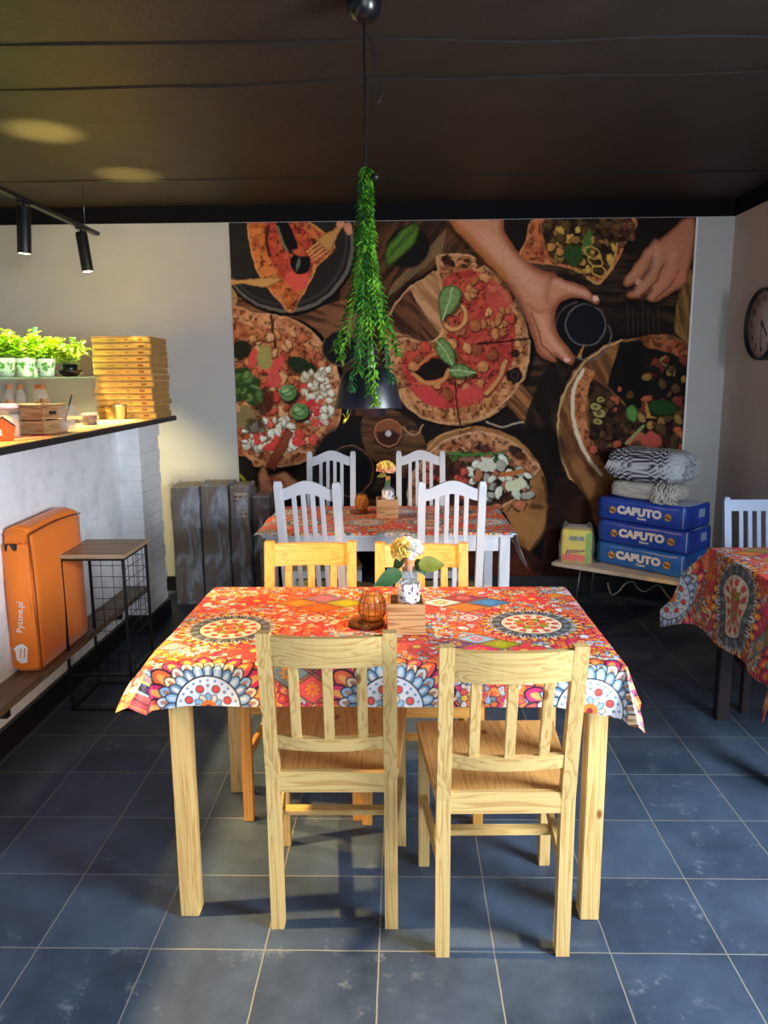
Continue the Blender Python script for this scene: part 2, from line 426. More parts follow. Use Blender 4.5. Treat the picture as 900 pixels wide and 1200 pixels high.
    P.line([(325, 266), (331, 284), (336, 294)], 3, S(120, 124, 90)); P.line([(314, 266), (313, 284), (316, 300)], 4, S(92, 44, 34))
    P.ell(352, 308, 12, 14, OLV); P.ell(349, 310, 2, 8, S(110, 112, 104), .2); P.ell(352, 296, 10, 4, S(196, 90, 70), .2)
    P.line([(350, 262), (366, 272), (372, 284)], 6, S(196, 120, 70)); scat(16, (350, 262, 390, 300), (2, 4), [S(190, 100, 60), S(150, 70, 44), S(90, 46, 34)])
    P.line([(341, 367), (356, 345), (372, 318), (392, 292)], 1.2, S(60, 34, 24))
    # fork and knife
    for i in range(4): P.line([(374+i*3.2, 283+i*3.3), (360+i*2.3, 295+i*3.4)], 2.0, S(206, 160, 100), False)
    P.poly([(372, 282), (380, 274), (392, 268), (401, 260), (404, 263), (396, 275), (392, 286), (386, 294), (380, 292)], S(196, 146, 86), shade=(3, S(158, 110, 62)))
    P.poly([(268, 327), (285, 328), (300, 326), (320, 325), (329, 326), (324, 331), (312, 336), (296, 335), (285, 333), (268, 334)], S(204, 158, 100), shade=(2, S(150, 106, 62)))
    P.ell(399, 262, 4.5, 4.5, SK); P.ell(408, 268, 4.5, 7.5, SK, -.2)
    # --- left pizza
    P.ell(322, 462, 84, 93, DK)
    P0 = dough([(266, 372), (300, 367), (330, 370), (352, 378), (374, 396), (392, 424), (400, 450), (401, 480), (393, 506), (376, 528), (352, 543), (318, 548), (290, 545), (266, 535)], S(222, 164, 118), S(184, 112, 74), 5, seed=14, edge=S(226, 178, 132))
    clip = (326, 460, 62, 74)
    dough([(266, 388), (300, 384), (330, 388), (356, 404), (376, 432), (384, 462), (380, 492), (362, 515), (330, 528), (290, 530), (266, 525)], S(206, 130, 84), S(160, 84, 56), 3, seed=17)
    P.line([(318, 370), (322, 400), (326, 430), (336, 455)], 3.2, S(92, 48, 34)); P.line([(330, 460), (350, 490), (372, 520)], 2, S(110, 60, 42), op=.5)
    scat(90, (266, 390, 385, 528), (3, 7), [S(206, 150, 96), S(196, 112, 74), S(176, 90, 60), S(214, 166, 118)], S(110, 62, 40), clip=clip)
    scat(26, (266, 400, 380, 520), (4, 8), [S(214, 92, 78), S(204, 78, 66), S(226, 108, 90)], S(120, 50, 40), clip=clip)
    P.ell(283, 410, 13, 12, S(52, 48, 34), 0, 2, 1, .3); P.ell(308, 470, 12, 18, S(56, 40, 30), .3, 2, .8, .3)
    P.ell(296, 420, 5, 13, S(220, 92, 82), .3, 1); P.ell(325, 428, 6, 12, S(222, 92, 84), .5, 1); P.ell(322, 445, 8, 9, S(216, 96, 86)); P.ell(310, 420, 9, 14, S(172, 160, 96), 0, 1.5, 1, .3)
    P.ell(352, 428, 18, 11, S(52, 62, 40), .4, 1.5, 1, .5)
    for i in range(12): P.line([(338+i*2.6, 418+(i*7) % 22), (344+i*2.6, 424+(i*5) % 20)], 1.2, S(36, 46, 30), False)
    scat(60, (355, 432, 388, 498), (2.5, 5), [WHT, S(206, 196, 170), S(228, 222, 206)], S(150, 120, 84))
    scat(14, (355, 470, 376, 500), (3, 5), [S(204, 60, 70), S(214, 88, 72)], None)
    scat(60, (284, 490, 345, 528), (3, 6), [WHT, S(210, 204, 184), S(232, 226, 208)], S(130, 104, 80))
    scat(10, (300, 508, 352, 526), (4, 7), [S(214, 82, 74)], None)
    for (cx, cy, r) in ((290, 452, 17), (284, 438, 10), (298, 465, 11), (280, 462, 9)):
        P.ell(cx, cy, r, r*.9, S(60, 80, 42), 0, 1.5, 1, .3, int(cx))
        for i in range(9):
            a = rnd.uniform(0, 6.3); P.ell(cx+math.cos(a)*r*.55, cy+math.sin(a)*r*.55, r*.34, r*.2, rnd.choice([S(120, 146, 84), S(96, 124, 66), S(70, 94, 50)]), a, 1)
    P.ell(288, 488, 13, 12, S(150, 130, 84), 0, 2, 1, .4); P.ell(300, 500, 12, 10, S(70, 62, 44), 0, 2, .8, .4)
    for (cx, cy, r, a) in ((337, 460, 10, .2), (351, 482, 10, .6)):
        P.ell(cx+2, cy+3, r+1, r+1, S(50, 40, 30), 0, 2)
        P.ell(cx, cy, r, r*.98, S(110, 148, 92), 0, 1); P.ell(cx-2, cy-2, r*.6, r*.45, S(158, 190, 132), a, 1.5); P.line([(cx-r*.8, cy+r*.2), (cx, cy), (cx+r*.7, cy-r*.6)], 1.2, S(66, 100, 56)); P.ring(cx, cy, r*.8, r*.5, 1.1, S(70, 104, 58), a)
    # hand with the wooden handle at the bottom left
    P.poly([(268, 548), (300, 552), (300, 680), (268, 680)], S(40, 34, 30)); P.line([(280, 556), (290, 566), (300, 572)], 3, S(150, 150, 60))
    P.poly([(303, 572), (302, 556), (306, 546), (312, 548), (318, 560), (322, 556), (334, 552), (345, 560), (350, 568), (344, 578), (330, 590), (322, 610), (316, 640), (308, 640), (304, 600)], SK, shade=(4, SKD))
    P.ell(324, 566, 12, 7, S(180, 108, 84), .2, 2); P.line([(318, 562), (320, 580), (318, 600)], 2, SKD)
    P.poly([(336, 502), (344, 508), (336, 524), (322, 552), (312, 548), (322, 526)], S(150, 82, 56), smooth=False, shade=(2, S(96, 50, 36)))
    # dark cups / plate
    P.ell(398, 408, 21, 21, S(120, 92, 78)); P.ell(398, 408, 19.5, 19.5, S(36, 32, 34)); P.line([(393, 414), (393, 406), (396, 400)], 1, S(120, 110, 106))
    P.ell(405, 545, 40, 46, S(34, 32, 34), 0, 4); P.ring(410, 552, 27, 30, 1.2, S(150, 110, 80)); P.ring(410, 552, 24, 27, .8, S(70, 56, 50))
    wood_fill([(425, 490), (455, 478), (490, 500), (500, 540), (470, 560), (430, 530)], S(118, 82, 56), S(70, 50, 38), .1)
    # --- centre board and pizza
    P.ell(537, 406, 90, 96, DK, 0, 3)
    wood_fill([(450, 390), (458, 362), (478, 338), (502, 322), (514, 318), (560, 330), (600, 360), (620, 400), (616, 440), (590, 478), (545, 498), (500, 492), (468, 468), (453, 430)], S(196, 146, 102), S(146, 98, 64), .6, .2)
    P.ring(536, 405, 86, 88, 1.0, S(214, 176, 132), 0, PI, 4.3)
    wood_fill([(452, 384), (478, 342), (498, 366), (516, 392), (500, 402), (478, 392)], S(120, 80, 56), S(70, 44, 34), .8, .25)
    wood_fill([(482, 340), (512, 322), (520, 340), (522, 390), (510, 384)], S(204, 156, 112), S(168, 118, 80), .9, .2)
    # handle of the board
    P.line([(596, 452), (622, 472), (652, 502)], 22, DK, op=.6, soft=3)
    wood_fill([(588, 462), (606, 446), (628, 470), (651, 490), (646, 512), (632, 512), (606, 488)], S(172, 118, 76), S(110, 70, 44), .8, .3, shade=4)
    P.line([(570, 494), (590, 500), (612, 494), (630, 500), (652, 504)], 1.8, S(190, 170, 144)); P.line([(634, 506), (645, 500), (654, 507)], 1.6, S(206, 190, 160))
    pz = [(512, 300), (530, 297), (552, 299), (570, 312), (590, 330), (606, 352), (616, 378), (621, 404), (617, 432), (604, 458), (582, 480), (552, 494), (520, 497), (488, 486), (468, 464), (456, 432), (458, 404), (474, 396), (496, 400), (514, 394), (519, 372), (516, 340), (512, 316)]
    dough(pz, S(214, 156, 106), S(170, 106, 68), 4, seed=31, edge=S(232, 190, 140))
    dough([(520, 330), (545, 316), (566, 322), (590, 348), (602, 376), (604, 402), (598, 430), (582, 456), (556, 474), (520, 478), (490, 466), (474, 442), (470, 416), (486, 410), (508, 412), (522, 400), (526, 376)], S(202, 92, 72), S(176, 66, 56), 2, seed=37)
    scat(10, (515, 300, 575, 312), (3, 6), [S(60, 34, 28), S(80, 44, 34)], None)
    scat(26, (530, 318, 600, 396), (4, 8), [MUSH, S(176, 108, 68), S(206, 146, 96), SAU], S(96, 44, 34), clip=(565, 360, 36, 44))
    scat(34, (470, 400, 600, 470), (4, 8), [MUSH, S(176, 108, 68), SAU, S(150, 84, 56), S(206, 146, 96)], S(96, 44, 34), clip=(530, 435, 62, 34))
    P.ell(505, 466, 20, 8, S(206, 76, 76), .4, 3); P.ell(550, 462, 18, 8, S(210, 84, 80), -.3, 3); P.ell(585, 352, 14, 24, S(206, 92, 80), -.5, 4, .7)
    scat(18, (560, 360, 596, 392), (3, 6), [MUSH, S(216, 160, 104), S(190, 120, 74)], S(100, 48, 36))
    P.line([(560, 403), (590, 400), (622, 397)], 2.2, S(52, 26, 22)); P.line([(533, 448), (535, 470), (539, 497)], 2, S(66, 34, 26)); P.line([(456, 394), (486, 396), (516, 408), (534, 448)], 1.6, S(70, 36, 28), op=.7)
    P.line([(592, 424), (584, 446), (570, 463)], 8, S(120, 62, 44)); P.line([(592, 424), (584, 445), (570, 461)], 5.5, S(206, 146, 94))
    P.ell(603, 440, 9, 9, S(40, 28, 30), 0, 1.5, 1, .3); P.ell(604, 414, 5, 5, S(70, 40, 34)); P.ring(603, 440, 4, 5, 1, S(90, 70, 72))
    P.ring(533, 372, 13, 15, 6.5, S(140, 78, 50), .5); P.ring(533, 371, 13, 15, 4.2, S(214, 160, 100), .5)
    P.poly([(484, 438), (500, 424), (514, 420), (526, 430), (522, 440), (506, 446), (492, 444)], S(38, 28, 26))
    P.line([(484, 438), (500, 449), (518, 446), (526, 434)], 5, S(204, 142, 88)); P.line([(488, 432), (500, 420), (512, 414)], 3.5, S(196, 130, 80))
    def basil(pts, vein):
        q = [(a+2, b+3) for a, b in pts]; P.poly(q, S(60, 30, 26), soft=2, op=.8)
        P.poly(pts, S(126, 152, 92), shade=(3.5, S(62, 94, 50))); P.line(vein, 1.2, S(196, 206, 160))
        for i in range(3):
            t = (i+1)/4; mx = vein[0][0]+(vein[-1][0]-vein[0][0])*t; my = vein[0][1]+(vein[-1][1]-vein[0][1])*t
            P.line([(mx, my), (mx+(vein[-1][1]-vein[0][1])*.16, my-(vein[-1][0]-vein[0][0])*.16)], 1, S(70, 100, 56), False, .8)
            P.line([(mx, my), (mx-(vein[-1][1]-vein[0][1])*.16, my+(vein[-1][0]-vein[0][0])*.16)], 1, S(176, 190, 140), False, .6)
    basil([(518, 376), (513, 356), (517, 340), (527, 334), (538, 338), (541, 348), (534, 362), (524, 370)], [(519, 375), (526, 355), (530, 337)])
    basil([(510, 408), (516, 396), (524, 400), (532, 412), (534, 426), (528, 429), (516, 420)], [(512, 400), (522, 412), (530, 428)])
    basil([(526, 434), (534, 427), (546, 428), (558, 437), (546, 442), (532, 443)], [(526, 434), (540, 434), (557, 437)])
    # pizza wheel
    P.ell(455, 508, 17.5, 17.5, DK, 0, 2); P.ell(455, 507, 16, 16, S(150, 92, 66)); P.ell(455, 513, 14, 9, S(74, 44, 36), 0, 2); P.line([(440, 507), (470, 510)], 1.2, S(60, 36, 30)); P.ell(455, 508, 3.5, 3.5, S(200, 196, 190)); P.ring(455, 507, 16, 16, 1, S(206, 140, 104))
    P.line([(472, 500), (480, 508), (488, 509), (496, 498)], 1.6, S(190, 150, 112)); P.line([(476, 510), (482, 504)], 1.2, S(170, 130, 96))
    # --- top right pizza
    P.poly([(586, 255), (630, 255), (612, 290), (604, 300)], S(40, 30, 26), smooth=False)
    dough([(608, 302), (616, 282), (632, 255), (740, 255), (736, 280), (724, 305), (705, 331), (690, 326), (672, 316), (640, 310), (618, 308)], S(206, 122, 76), S(150, 78, 50), 4, seed=51, edge=S(226, 160, 108))
    dough([(640, 258), (700, 256), (730, 258), (726, 290), (704, 324), (680, 314), (652, 306), (640, 290)], S(110, 84, 50), S(44, 34, 28), 2, seed=54)
    scat(44, (644, 260, 724, 320), (3, 7), [S(206, 166, 84), S(150, 112, 60), S(190, 140, 76), S(96, 74, 44)], S(30, 26, 22), clip=(684, 290, 40, 34))
    P.ell(672, 300, 12, 11, S(56, 84, 40), 0, 1.5, 1, .3); P.poly([(684, 298), (684, 280), (690, 268), (693, 282), (690, 296)], S(84, 120, 62))
    for (cx, cy) in ((698, 306), (702, 318), (694, 296)): P.ring(cx, cy, 9, 6, 1.6, S(206, 166, 90), .5); P.ring(cx, cy, 5, 3, 1.2, S(60, 44, 26), .5)
    P.line([(688, 326), (703, 332), (718, 308), (724, 286)], 2.4, S(206, 156, 90))
    scat(10, (722, 256, 742, 290), (3, 6), [S(120, 80, 56), S(80, 54, 40)], S(30, 24, 22))
    # --- right-hand board and pizza
    P.ell(748, 500, 97, 112, DK, 0, 3); wood_fill([(640, 430), (660, 460), (650, 560), (668, 600), (640, 640), (600, 560)], S(70, 50, 35), S(38, 29, 25), 1.2, .1)
    wood_fill([(731, 398), (700, 410), (676, 430), (660, 460), (653, 492), (656, 530), (668, 562), (684, 588), (720, 640), (800, 660), (815, 500), (800, 400)], S(158, 110, 70), S(110, 72, 46), 1.1, .15)
    P.line([(729, 399), (704, 410), (680, 430), (662, 460), (654, 492), (657, 530), (668, 560), (686, 588)], 2.2, S(206, 170, 122))
    P.poly([(726, 402), (754, 398), (762, 430), (760, 480), (740, 480), (712, 452)], S(28, 26, 26), smooth=False)
    P.poly([(754, 396), (806, 402), (806, 640), (756, 640)], S(34, 28, 26), smooth=False)
    dough([(684, 432), (696, 436), (694, 444), (688, 460), (687, 490), (692, 510), (704, 532), (716, 552), (700, 552), (686, 534), (674, 508), (670, 478), (673, 450)], S(206, 140, 92), S(170, 104, 66), 2, seed=61)
    P.line([(683, 434), (673, 454), (671, 482), (676, 508), (688, 534), (704, 556)], 4.5, S(226, 208, 180))
    dough([(692, 446), (712, 456), (732, 474), (762, 480), (800, 490), (804, 560), (760, 570), (716, 552), (696, 520), (690, 486)], S(86, 62, 44), S(40, 30, 28), 1, seed=64)
    scat(60, (690, 450, 800, 552), (3, 7), [S(164, 132, 78), S(120, 92, 56), S(180, 96, 72), S(100, 70, 44), S(60, 44, 36)], S(26, 22, 22), clip=(745, 506, 56, 54))
    for (cx, cy, r) in ((704, 468, 6), (702, 484, 9), (700, 494, 7), (698, 476, 8)): P.ell(cx, cy, r, r*.8, S(28, 24, 22), .3); P.ell(cx, cy, r-1.4, r*.7-1, S(172, 158, 96), .3); P.ell(cx, cy, r*.35, r*.25, S(110, 96, 56))
    P.poly([(736, 492), (734, 480), (742, 474), (748, 484), (744, 494)], S(104, 150, 80), shade=(3, S(60, 100, 50)))
    dough([(754, 394), (776, 396), (806, 404), (806, 420), (780, 412), (756, 406)], S(172, 104, 66), S(120, 66, 42), 3, seed=70)
    scat(40, (756, 418, 804, 500), (4, 8), [S(150, 118, 66), S(90, 72, 44), S(120, 60, 50), S(40, 34, 30)], S(22, 20, 20))
    P.poly([(760, 470), (780, 468), (796, 478), (780, 488), (764, 484)], S(44, 78, 40), shade=(3, S(28, 48, 28))); P.poly([(756, 468), (762, 486), (770, 490), (757, 490)], S(190, 146, 74), smooth=False)
    scat(18, (730, 500, 800, 545), (4, 8), [S(196, 100, 80), S(170, 110, 70), S(90, 70, 48)], S(60, 34, 28)); P.line([(734, 520), (744, 510), (754, 500)], 4, S(150, 158, 96)); P.ell(763, 516, 14, 9, S(190, 96, 80), .2, 2, 1, .4)
    wood_fill([(800, 330), (812, 320), (812, 400), (798, 396), (790, 380)], S(150, 116, 66), S(100, 76, 44), 1.4)
    for i in range(7): P.line([(735+i*6, 352+(i % 3)*8), (736+i*6, 392)], 2.0, S(78, 66, 48), False, .5)
    # --- glass held from above
    P.ell(672, 380, 24, 34, S(30, 26, 28), .3, 1.5); P.ring(680, 385, 29, 31, 2, S(96, 80, 76), 0, 2.0, 4.6); P.ring(688, 394, 28, 28, 1.4, S(120, 112, 104), 0, -.5, 2.2)
    P.ell(686, 381, 24, 25, S(120, 110, 108)); P.ell(686, 381, 22.5, 23.5, S(30, 32, 38)); P.poly([(676, 418), (684, 404), (681, 420)], S(190, 140, 84), smooth=False)
    # --- left hand and arm
    arm = [(524, 252), (584, 252), (592, 272), (606, 294), (622, 310), (640, 318), (658, 326), (676, 332), (686, 336), (694, 344), (703, 351), (700, 357), (692, 354), (682, 349), (668, 350), (656, 356), (650, 368), (652, 384), (658, 398), (668, 410), (673, 420), (670, 427), (660, 424), (650, 418), (652, 424), (644, 423), (632, 416), (626, 402), (618, 378), (606, 352), (590, 328), (560, 296)]
    P.poly([(a-3, b+4) for a, b in arm], S(20, 14, 12), soft=3, op=.7)
    P.poly(arm, SK, shade=(11, S(156, 92, 64)))
    P.line([(570, 280), (600, 308), (630, 340)], 16, SKL, op=.45, soft=7); P.line([(530, 256), (560, 290), (590, 322)], 10, S(190, 120, 60), op=.5, soft=5)
    P.line([(650, 330), (670, 338), (688, 345)], 7, S(232, 178, 150), op=.6, soft=3); P.line([(632, 370), (644, 396), (662, 418)], 6, S(228, 170, 142), op=.6, soft=3)
    P.line([(622, 366), (632, 390), (636, 404), (650, 418)], 1.5, S(130, 70, 52), soft=1.2); P.line([(618, 356), (632, 366), (642, 362)], 4, S(170, 96, 70), op=.6, soft=3); P.line([(648, 320), (640, 345), (648, 362)], 5, S(160, 92, 68), op=.45, soft=4)
    P.ell(698, 350, 4.5, 3.5, S(238, 190, 170), .6); P.ell(664, 422, 4, 2.6, S(236, 186, 164), .3)
    # --- right hand
    hand = [(812, 253), (798, 258), (784, 272), (768, 284), (754, 293), (748, 304), (738, 318), (730, 330), (733, 336), (740, 335), (752, 326), (761, 314), (766, 302), (764, 316), (756, 328), (748, 334), (750, 328), (746, 338), (736, 342), (733, 347), (740, 351), (752, 348), (764, 340), (758, 348), (762, 354), (774, 352), (790, 342), (802, 334), (810, 310), (815, 280), (815, 262)]
    P.poly([(a-2, b+4) for a, b in hand], S(16, 13, 12), soft=3, op=.7)
    P.poly(hand, S(190, 128, 98), shade=(5, S(130, 76, 54)))
    P.line([(772, 290), (764, 318), (748, 340)], 8, S(214, 160, 130), op=.6, soft=3); P.line([(790, 300), (782, 322), (764, 346)], 8, S(210, 150, 118), op=.6, soft=3); P.line([(768, 284), (752, 308), (736, 328)], 6, S(206, 146, 116), op=.6, soft=3)
    P.line([(778, 308), (768, 330), (752, 346)], 1.6, S(112, 62, 46), soft=1.2); P.line([(794, 318), (786, 334), (768, 350)], 1.6, S(112, 62, 46), soft=1.2); P.ell(797, 326, 8, 6, S(206, 128, 104), .5, 3, .7); P.ell(786, 296, 8, 12, S(206, 150, 120), .3, 5, .5)
    P.ell(748, 330, 4, 4, S(206, 150, 120))
    # --- bottom centre pizza on board
    P.poly([(480, 540), (640, 500), (660, 560), (650, 640), (610, 680), (500, 680)], DK, soft=5, op=.85)
    wood_fill([(500, 524), (520, 508), (552, 500), (584, 504), (612, 520), (634, 548), (642, 585), (640, 618), (628, 640), (614, 650), (604, 636), (590, 600), (560, 600), (520, 560)], S(176, 126, 78), S(138, 92, 56), 1.0, .06)
    P.line([(636, 560), (642, 590), (638, 622), (618, 650)], 3, S(60, 38, 26), soft=2); P.line([(594, 600), (610, 580), (624, 570)], 1.4, S(80, 52, 34)); P.ell(628, 594, 9, 4, S(80, 56, 38), .1, 2, .8, .3)
    P.line([(538, 504), (541, 512)], 1.2, S(90, 58, 36)); P.line([(500, 528), (518, 510), (550, 501)], 1.5, S(206, 160, 112))
    cp = (562, 560, 58, 46)
    dough([(500, 534), (520, 516), (556, 506), (580, 508), (604, 520), (622, 536), (633, 548), (624, 560), (618, 576), (596, 590), (560, 612), (510, 620), (480, 600), (480, 560)], S(210, 152, 110), S(160, 98, 66), 5, seed=81, edge=S(236, 196, 156))
    dough([(510, 546), (536, 530), (580, 536), (608, 552), (622, 562), (614, 580), (590, 590), (560, 608), (510, 612), (490, 590)], S(110, 66, 48), S(50, 36, 30), 2, seed=84)
    scat(10, (530, 512, 616, 545), (4, 8), [S(64, 42, 44), S(90, 54, 40)], None)
    for i in range(20): P.line([(524+i*3.2, 530+(i*5) % 12), (530+i*3.2, 532+(i*7) % 14), (538+i*3.2, 530+(i*3) % 12)], 2.2, rnd.choice([S(84, 122, 62), S(50, 80, 40), S(110, 144, 80)]))
    P.line([(528, 530), (545, 533), (566, 532)], 2.5, S(84, 130, 66)); P.line([(540, 538), (566, 538)], 4, S(160, 104, 96))
    scat(70, (535, 535, 626, 610), (3, 8), [S(226, 226, 206), S(206, 212, 190), S(176, 176, 160), S(190, 120, 90)], S(44, 32, 28), clip=(580, 570, 42, 34))
    scat(12, (500, 545, 545, 580), (4, 8), [S(180, 78, 66), S(196, 96, 76)], S(80, 36, 30))
    P.ell(606, 568, 11, 8, S(224, 226, 190), -.2, 1, 1, .5); P.ell(570, 545, 10, 9, WHT, 0, 1, 1, .6); P.line([(588, 556), (612, 553)], 6, S(196, 124, 70))
    # bottom area
    wood_fill([(560, 640), (610, 640), (640, 675), (560, 690), (500, 690)], S(92, 50, 36), S(62, 36, 30), .7, .06)
    P.ell(415, 655, 45, 30, S(26, 20, 20), 0, 5)
    wood_fill([(655, 560), (690, 590), (700, 680), (640, 690), (640, 620)], S(70, 44, 34), S(46, 32, 27), .3, .05)
    # print grain
    n = fbm(x*.9, y*.9, 99, 2); P.rgb *= (.84+.32*n)[:, None]
    return P.rgb**1.12*1.05

def make_mural():
    X0, X1, Z0, Z1 = -1.108, 1.881, .10, 2.452
    nu, nv = 820, 650
    u = np.linspace(X0, X1, nu+1); v = np.linspace(Z0, Z1, nv+1)
    U, V = np.meshgrid(u, v); Pm = np.stack([U.ravel(), np.full(U.size, WALL_Y-.006), V.ravel()], 1)
    x, y = proj_arr(Pm)
    rgb = paint_mural(x, y)
    m = colattr('mural_print', .8, spec=.12)
    root = thing('wall_mural', 'large printed wall mural of pizzas, hands and a glass on dark boards', 'mural', ((X0+X1)/2, WALL_Y, Z0))
    o = grid_mesh('printed_panel', Pm-np.array([(X0+X1)/2, WALL_Y, Z0]), nu, nv, rgb, m, root)
    b = MB(); b.box(((X1-X0)/2+.006, -.005, (Z1-Z0)/2), (.012, .012, Z1-Z0)); b.build('edge_strip', 'white_plain', root)
make_mural()
# ------------------------------------------------------------------ patterned tablecloths
CORAL, PINK, ORG, YEL = S(236, 84, 76), S(222, 50, 108), S(238, 124, 52), S(244, 192, 84)
CREAM, WH, BLU, LBL, NAV = S(240, 220, 186), S(226, 230, 238), S(70, 132, 190), S(150, 192, 222), S(44, 34, 52)
OLIV, GRY, MAR = S(160, 160, 40), S(120, 140, 144), S(140, 40, 50)
def cloth_pattern(u, v, mandalas, clusters, blooms, seed=0, w=1.1):
    """u,v in millimetres on the cloth"""
    P = Paint(u, v, CORAL); P.w = w
    rnd = random.Random(seed+5)
    def cells(size, sd, pal, line, wgt):
        gx, gy = u/size, v/size
        wx = gx+.5*(fbm(gx*.9, gy*.9, sd+3, 2)-.5); wy = gy+.5*(fbm(gx*.9, gy*.9, sd+8, 2)-.5)
        ix, iy = np.floor(wx), np.floor(wy); f1 = np.full(len(u), 9.); f2 = np.full(len(u), 9.); idc = np.zeros(len(u))
        for a in (-1, 0, 1):
            for b in (-1, 0, 1):
                px, py = ix+a+.15+.7*_h(ix+a, iy+b, sd), iy+b+.15+.7*_h(ix+a, iy+b, sd+1)
                d = np.hypot(wx-px, wy-py); c = _h(ix+a, iy+b, sd+2)
                n = d < f1; f2 = np.where(n, f1, np.minimum(f2, d)); idc = np.where(n, c, idc); f1 = np.where(n, d, f1)
        col = np.array(pal)[np.minimum((idc*len(pal)).astype(int), len(pal)-1)]
        ring = ss(.30, .33, f1)*(1-ss(.40, .43, f1)); rr = (idc*7.7 % 1) < .45
        col = np.where((ring*rr)[:, None] > .5, np.array(CREAM if sd % 2 else YEL), col)
        dot = 1-ss(.10, .14, f1); col = col*(1-dot[:, None])+np.array(ORG)*dot[:, None]
        e = (1-ss(wgt, wgt+.06, f2-f1))[:, None]
        return col*(1-e)+np.array(line)*e
    big = cells(24, seed+1, [CORAL, CORAL, CORAL, CORAL, CORAL, S(214, 58, 60), S(232, 84, 60), PINK, ORG, S(206, 70, 66), LBL, S(240, 120, 110), WH], MAR, .075)
    small = cells(15, seed+21, [CORAL, ORG, CREAM, S(228, 90, 60), YEL, CORAL, LBL, GRY, PINK, LBL, WH], NAV, .10)
    z = ss(.46, .54, fbm(u/90, v/90, seed+40, 2))[:, None]
    P.rgb = big*(1-z)+small*z
    x0_, x1_, y0_, y1_ = u.min(), u.max(), v.min(), v.max()
    for i in range(int((x1_-x0_)*(y1_-y0_)/2600)):
        cx, cy = rnd.uniform(x0_, x1_), rnd.uniform(y0_, y1_); r = rnd.uniform(9, 20); a = rnd.uniform(0, 6.28); t = rnd.random()
        if t < .5:
            pts = [(cx+math.cos(a+q*.42)*r*(1-q*.09), cy+math.sin(a+q*.42)*r*(1-q*.09)) for q in range(8)]
            P.line(pts, r*.42+2, NAV, False); P.line(pts, r*.42, rnd.choice([CREAM, YEL, S(240, 150, 80), CREAM]), False)
            P.ell(pts[-1][0], pts[-1][1], r*.36, r*.36, NAV); P.ell(pts[-1][0], pts[-1][1], r*.28, r*.28, rnd.choice([CORAL, ORG, PINK]))
        elif t < .8:
            for q in range(5): aa = a+q*1.257; P.ell(cx+math.cos(aa)*r*.5, cy+math.sin(aa)*r*.5, r*.42, r*.26, NAV, aa); P.ell(cx+math.cos(aa)*r*.5, cy+math.sin(aa)*r*.5, r*.34, r*.19, (WH, LBL, PINK)[i % 3], aa)
            P.ell(cx, cy, r*.2, r*.2, YEL)
        else: P.ell(cx, cy, r*.75, r*.5, NAV, a); P.ell(cx, cy, r*.66, r*.41, S(240, 110, 100), a); P.ell(cx, cy, r*.3, r*.16, MAR, a)
    def bloom(cx, cy, R):   # large plain petals in coral pink
        for i in range(6):
            a = i*PI/3+.3; P.ell(cx+math.cos(a)*R*.55, cy+math.sin(a)*R*.55, R*.52, R*.26, NAV, a); P.ell(cx+math.cos(a)*R*.55, cy+math.sin(a)*R*.55, R*.5, R*.24, S(232, 76, 76), a)
        P.ell(cx, cy, R*.2, R*.2, YEL)
    for b in blooms: bloom(*b)
    def petals(cx, cy, r, n, L, Wd, cols, ph=0, core=None, out=NAV):
        for i in range(n):
            a = 2*PI*(i+ph)/n; x, y = cx+math.cos(a)*r, cy+math.sin(a)*r; c = cols[i % len(cols)]
            t = (math.cos(a), math.sin(a)); q = (-t[1], t[0])
            def pt(f, g): return (x+t[0]*f*L+q[0]*g*Wd, y+t[1]*f*L+q[1]*g*Wd)
            P.poly([pt(-.5, -.5), pt(.1, -.55), pt(.55, 0), pt(.1, .55), pt(-.5, .5)], out, k=3)
            P.poly([pt(-.5, -.38), pt(.08, -.42), pt(.42, 0), pt(.08, .42), pt(-.5, .38)], c, k=3)
            if core: P.poly([pt(-.5, -.16), pt(.0, -.18), pt(.2, 0), pt(.0, .18), pt(-.5, .16)], core, k=3)
    def mandala(cx, cy, R, kind):
        n = 24
        if kind == 0:   # white hub, blue scallops and pink petals
            petals(cx, cy, R*.98, 22, R*.36, R*.29, [PINK, S(236, 110, 60), PINK, CORAL], 0, S(244, 170, 90))
            petals(cx, cy, R*.79, 26, R*.24, R*.19, [S(214, 216, 216), CREAM, LBL], .5, S(176, 130, 110))
            petals(cx, cy, R*.66, 24, R*.22, R*.17, [S(116, 154, 188), LBL], 0, S(214, 220, 226))
            P.ell(cx, cy, R*.58, R*.58, NAV); P.ell(cx, cy, R*.55, R*.55, WH)
            for i in range(24): a = i*PI/12; P.ell(cx+math.cos(a)*R*.49, cy+math.sin(a)*R*.49, R*.022, R*.022, BLU)
            for i in range(8):
                a = i*PI/4+.39; P.ell(cx+math.cos(a)*R*.36, cy+math.sin(a)*R*.36, R*.075, R*.075, NAV); P.ell(cx+math.cos(a)*R*.36, cy+math.sin(a)*R*.36, R*.058, R*.058, CORAL)
                a += .39; P.ell(cx+math.cos(a)*R*.4, cy+math.sin(a)*R*.4, R*.03, R*.03, GRY)
            petals(cx, cy, R*.2, 12, R*.14, R*.11, [CREAM, LBL], 0)
            P.ell(cx, cy, R*.14, R*.14, ORG); P.ell(cx, cy, R*.06, R*.06, MAR)
        else:           # grey scalloped ring round a cream band
            petals(cx, cy, R*.95, 30, R*.16, R*.16, [CORAL, ORG], 0, YEL)
            petals(cx, cy, R*.82, 34, R*.16, R*.13, [S(206, 190, 150), WH], .5, NAV)
            petals(cx, cy, R*.70, 34, R*.16, R*.12, [S(92, 96, 104), GRY], 0)
            P.ell(cx, cy, R*.62, R*.62, NAV); P.ell(cx, cy, R*.59, R*.59, CREAM)
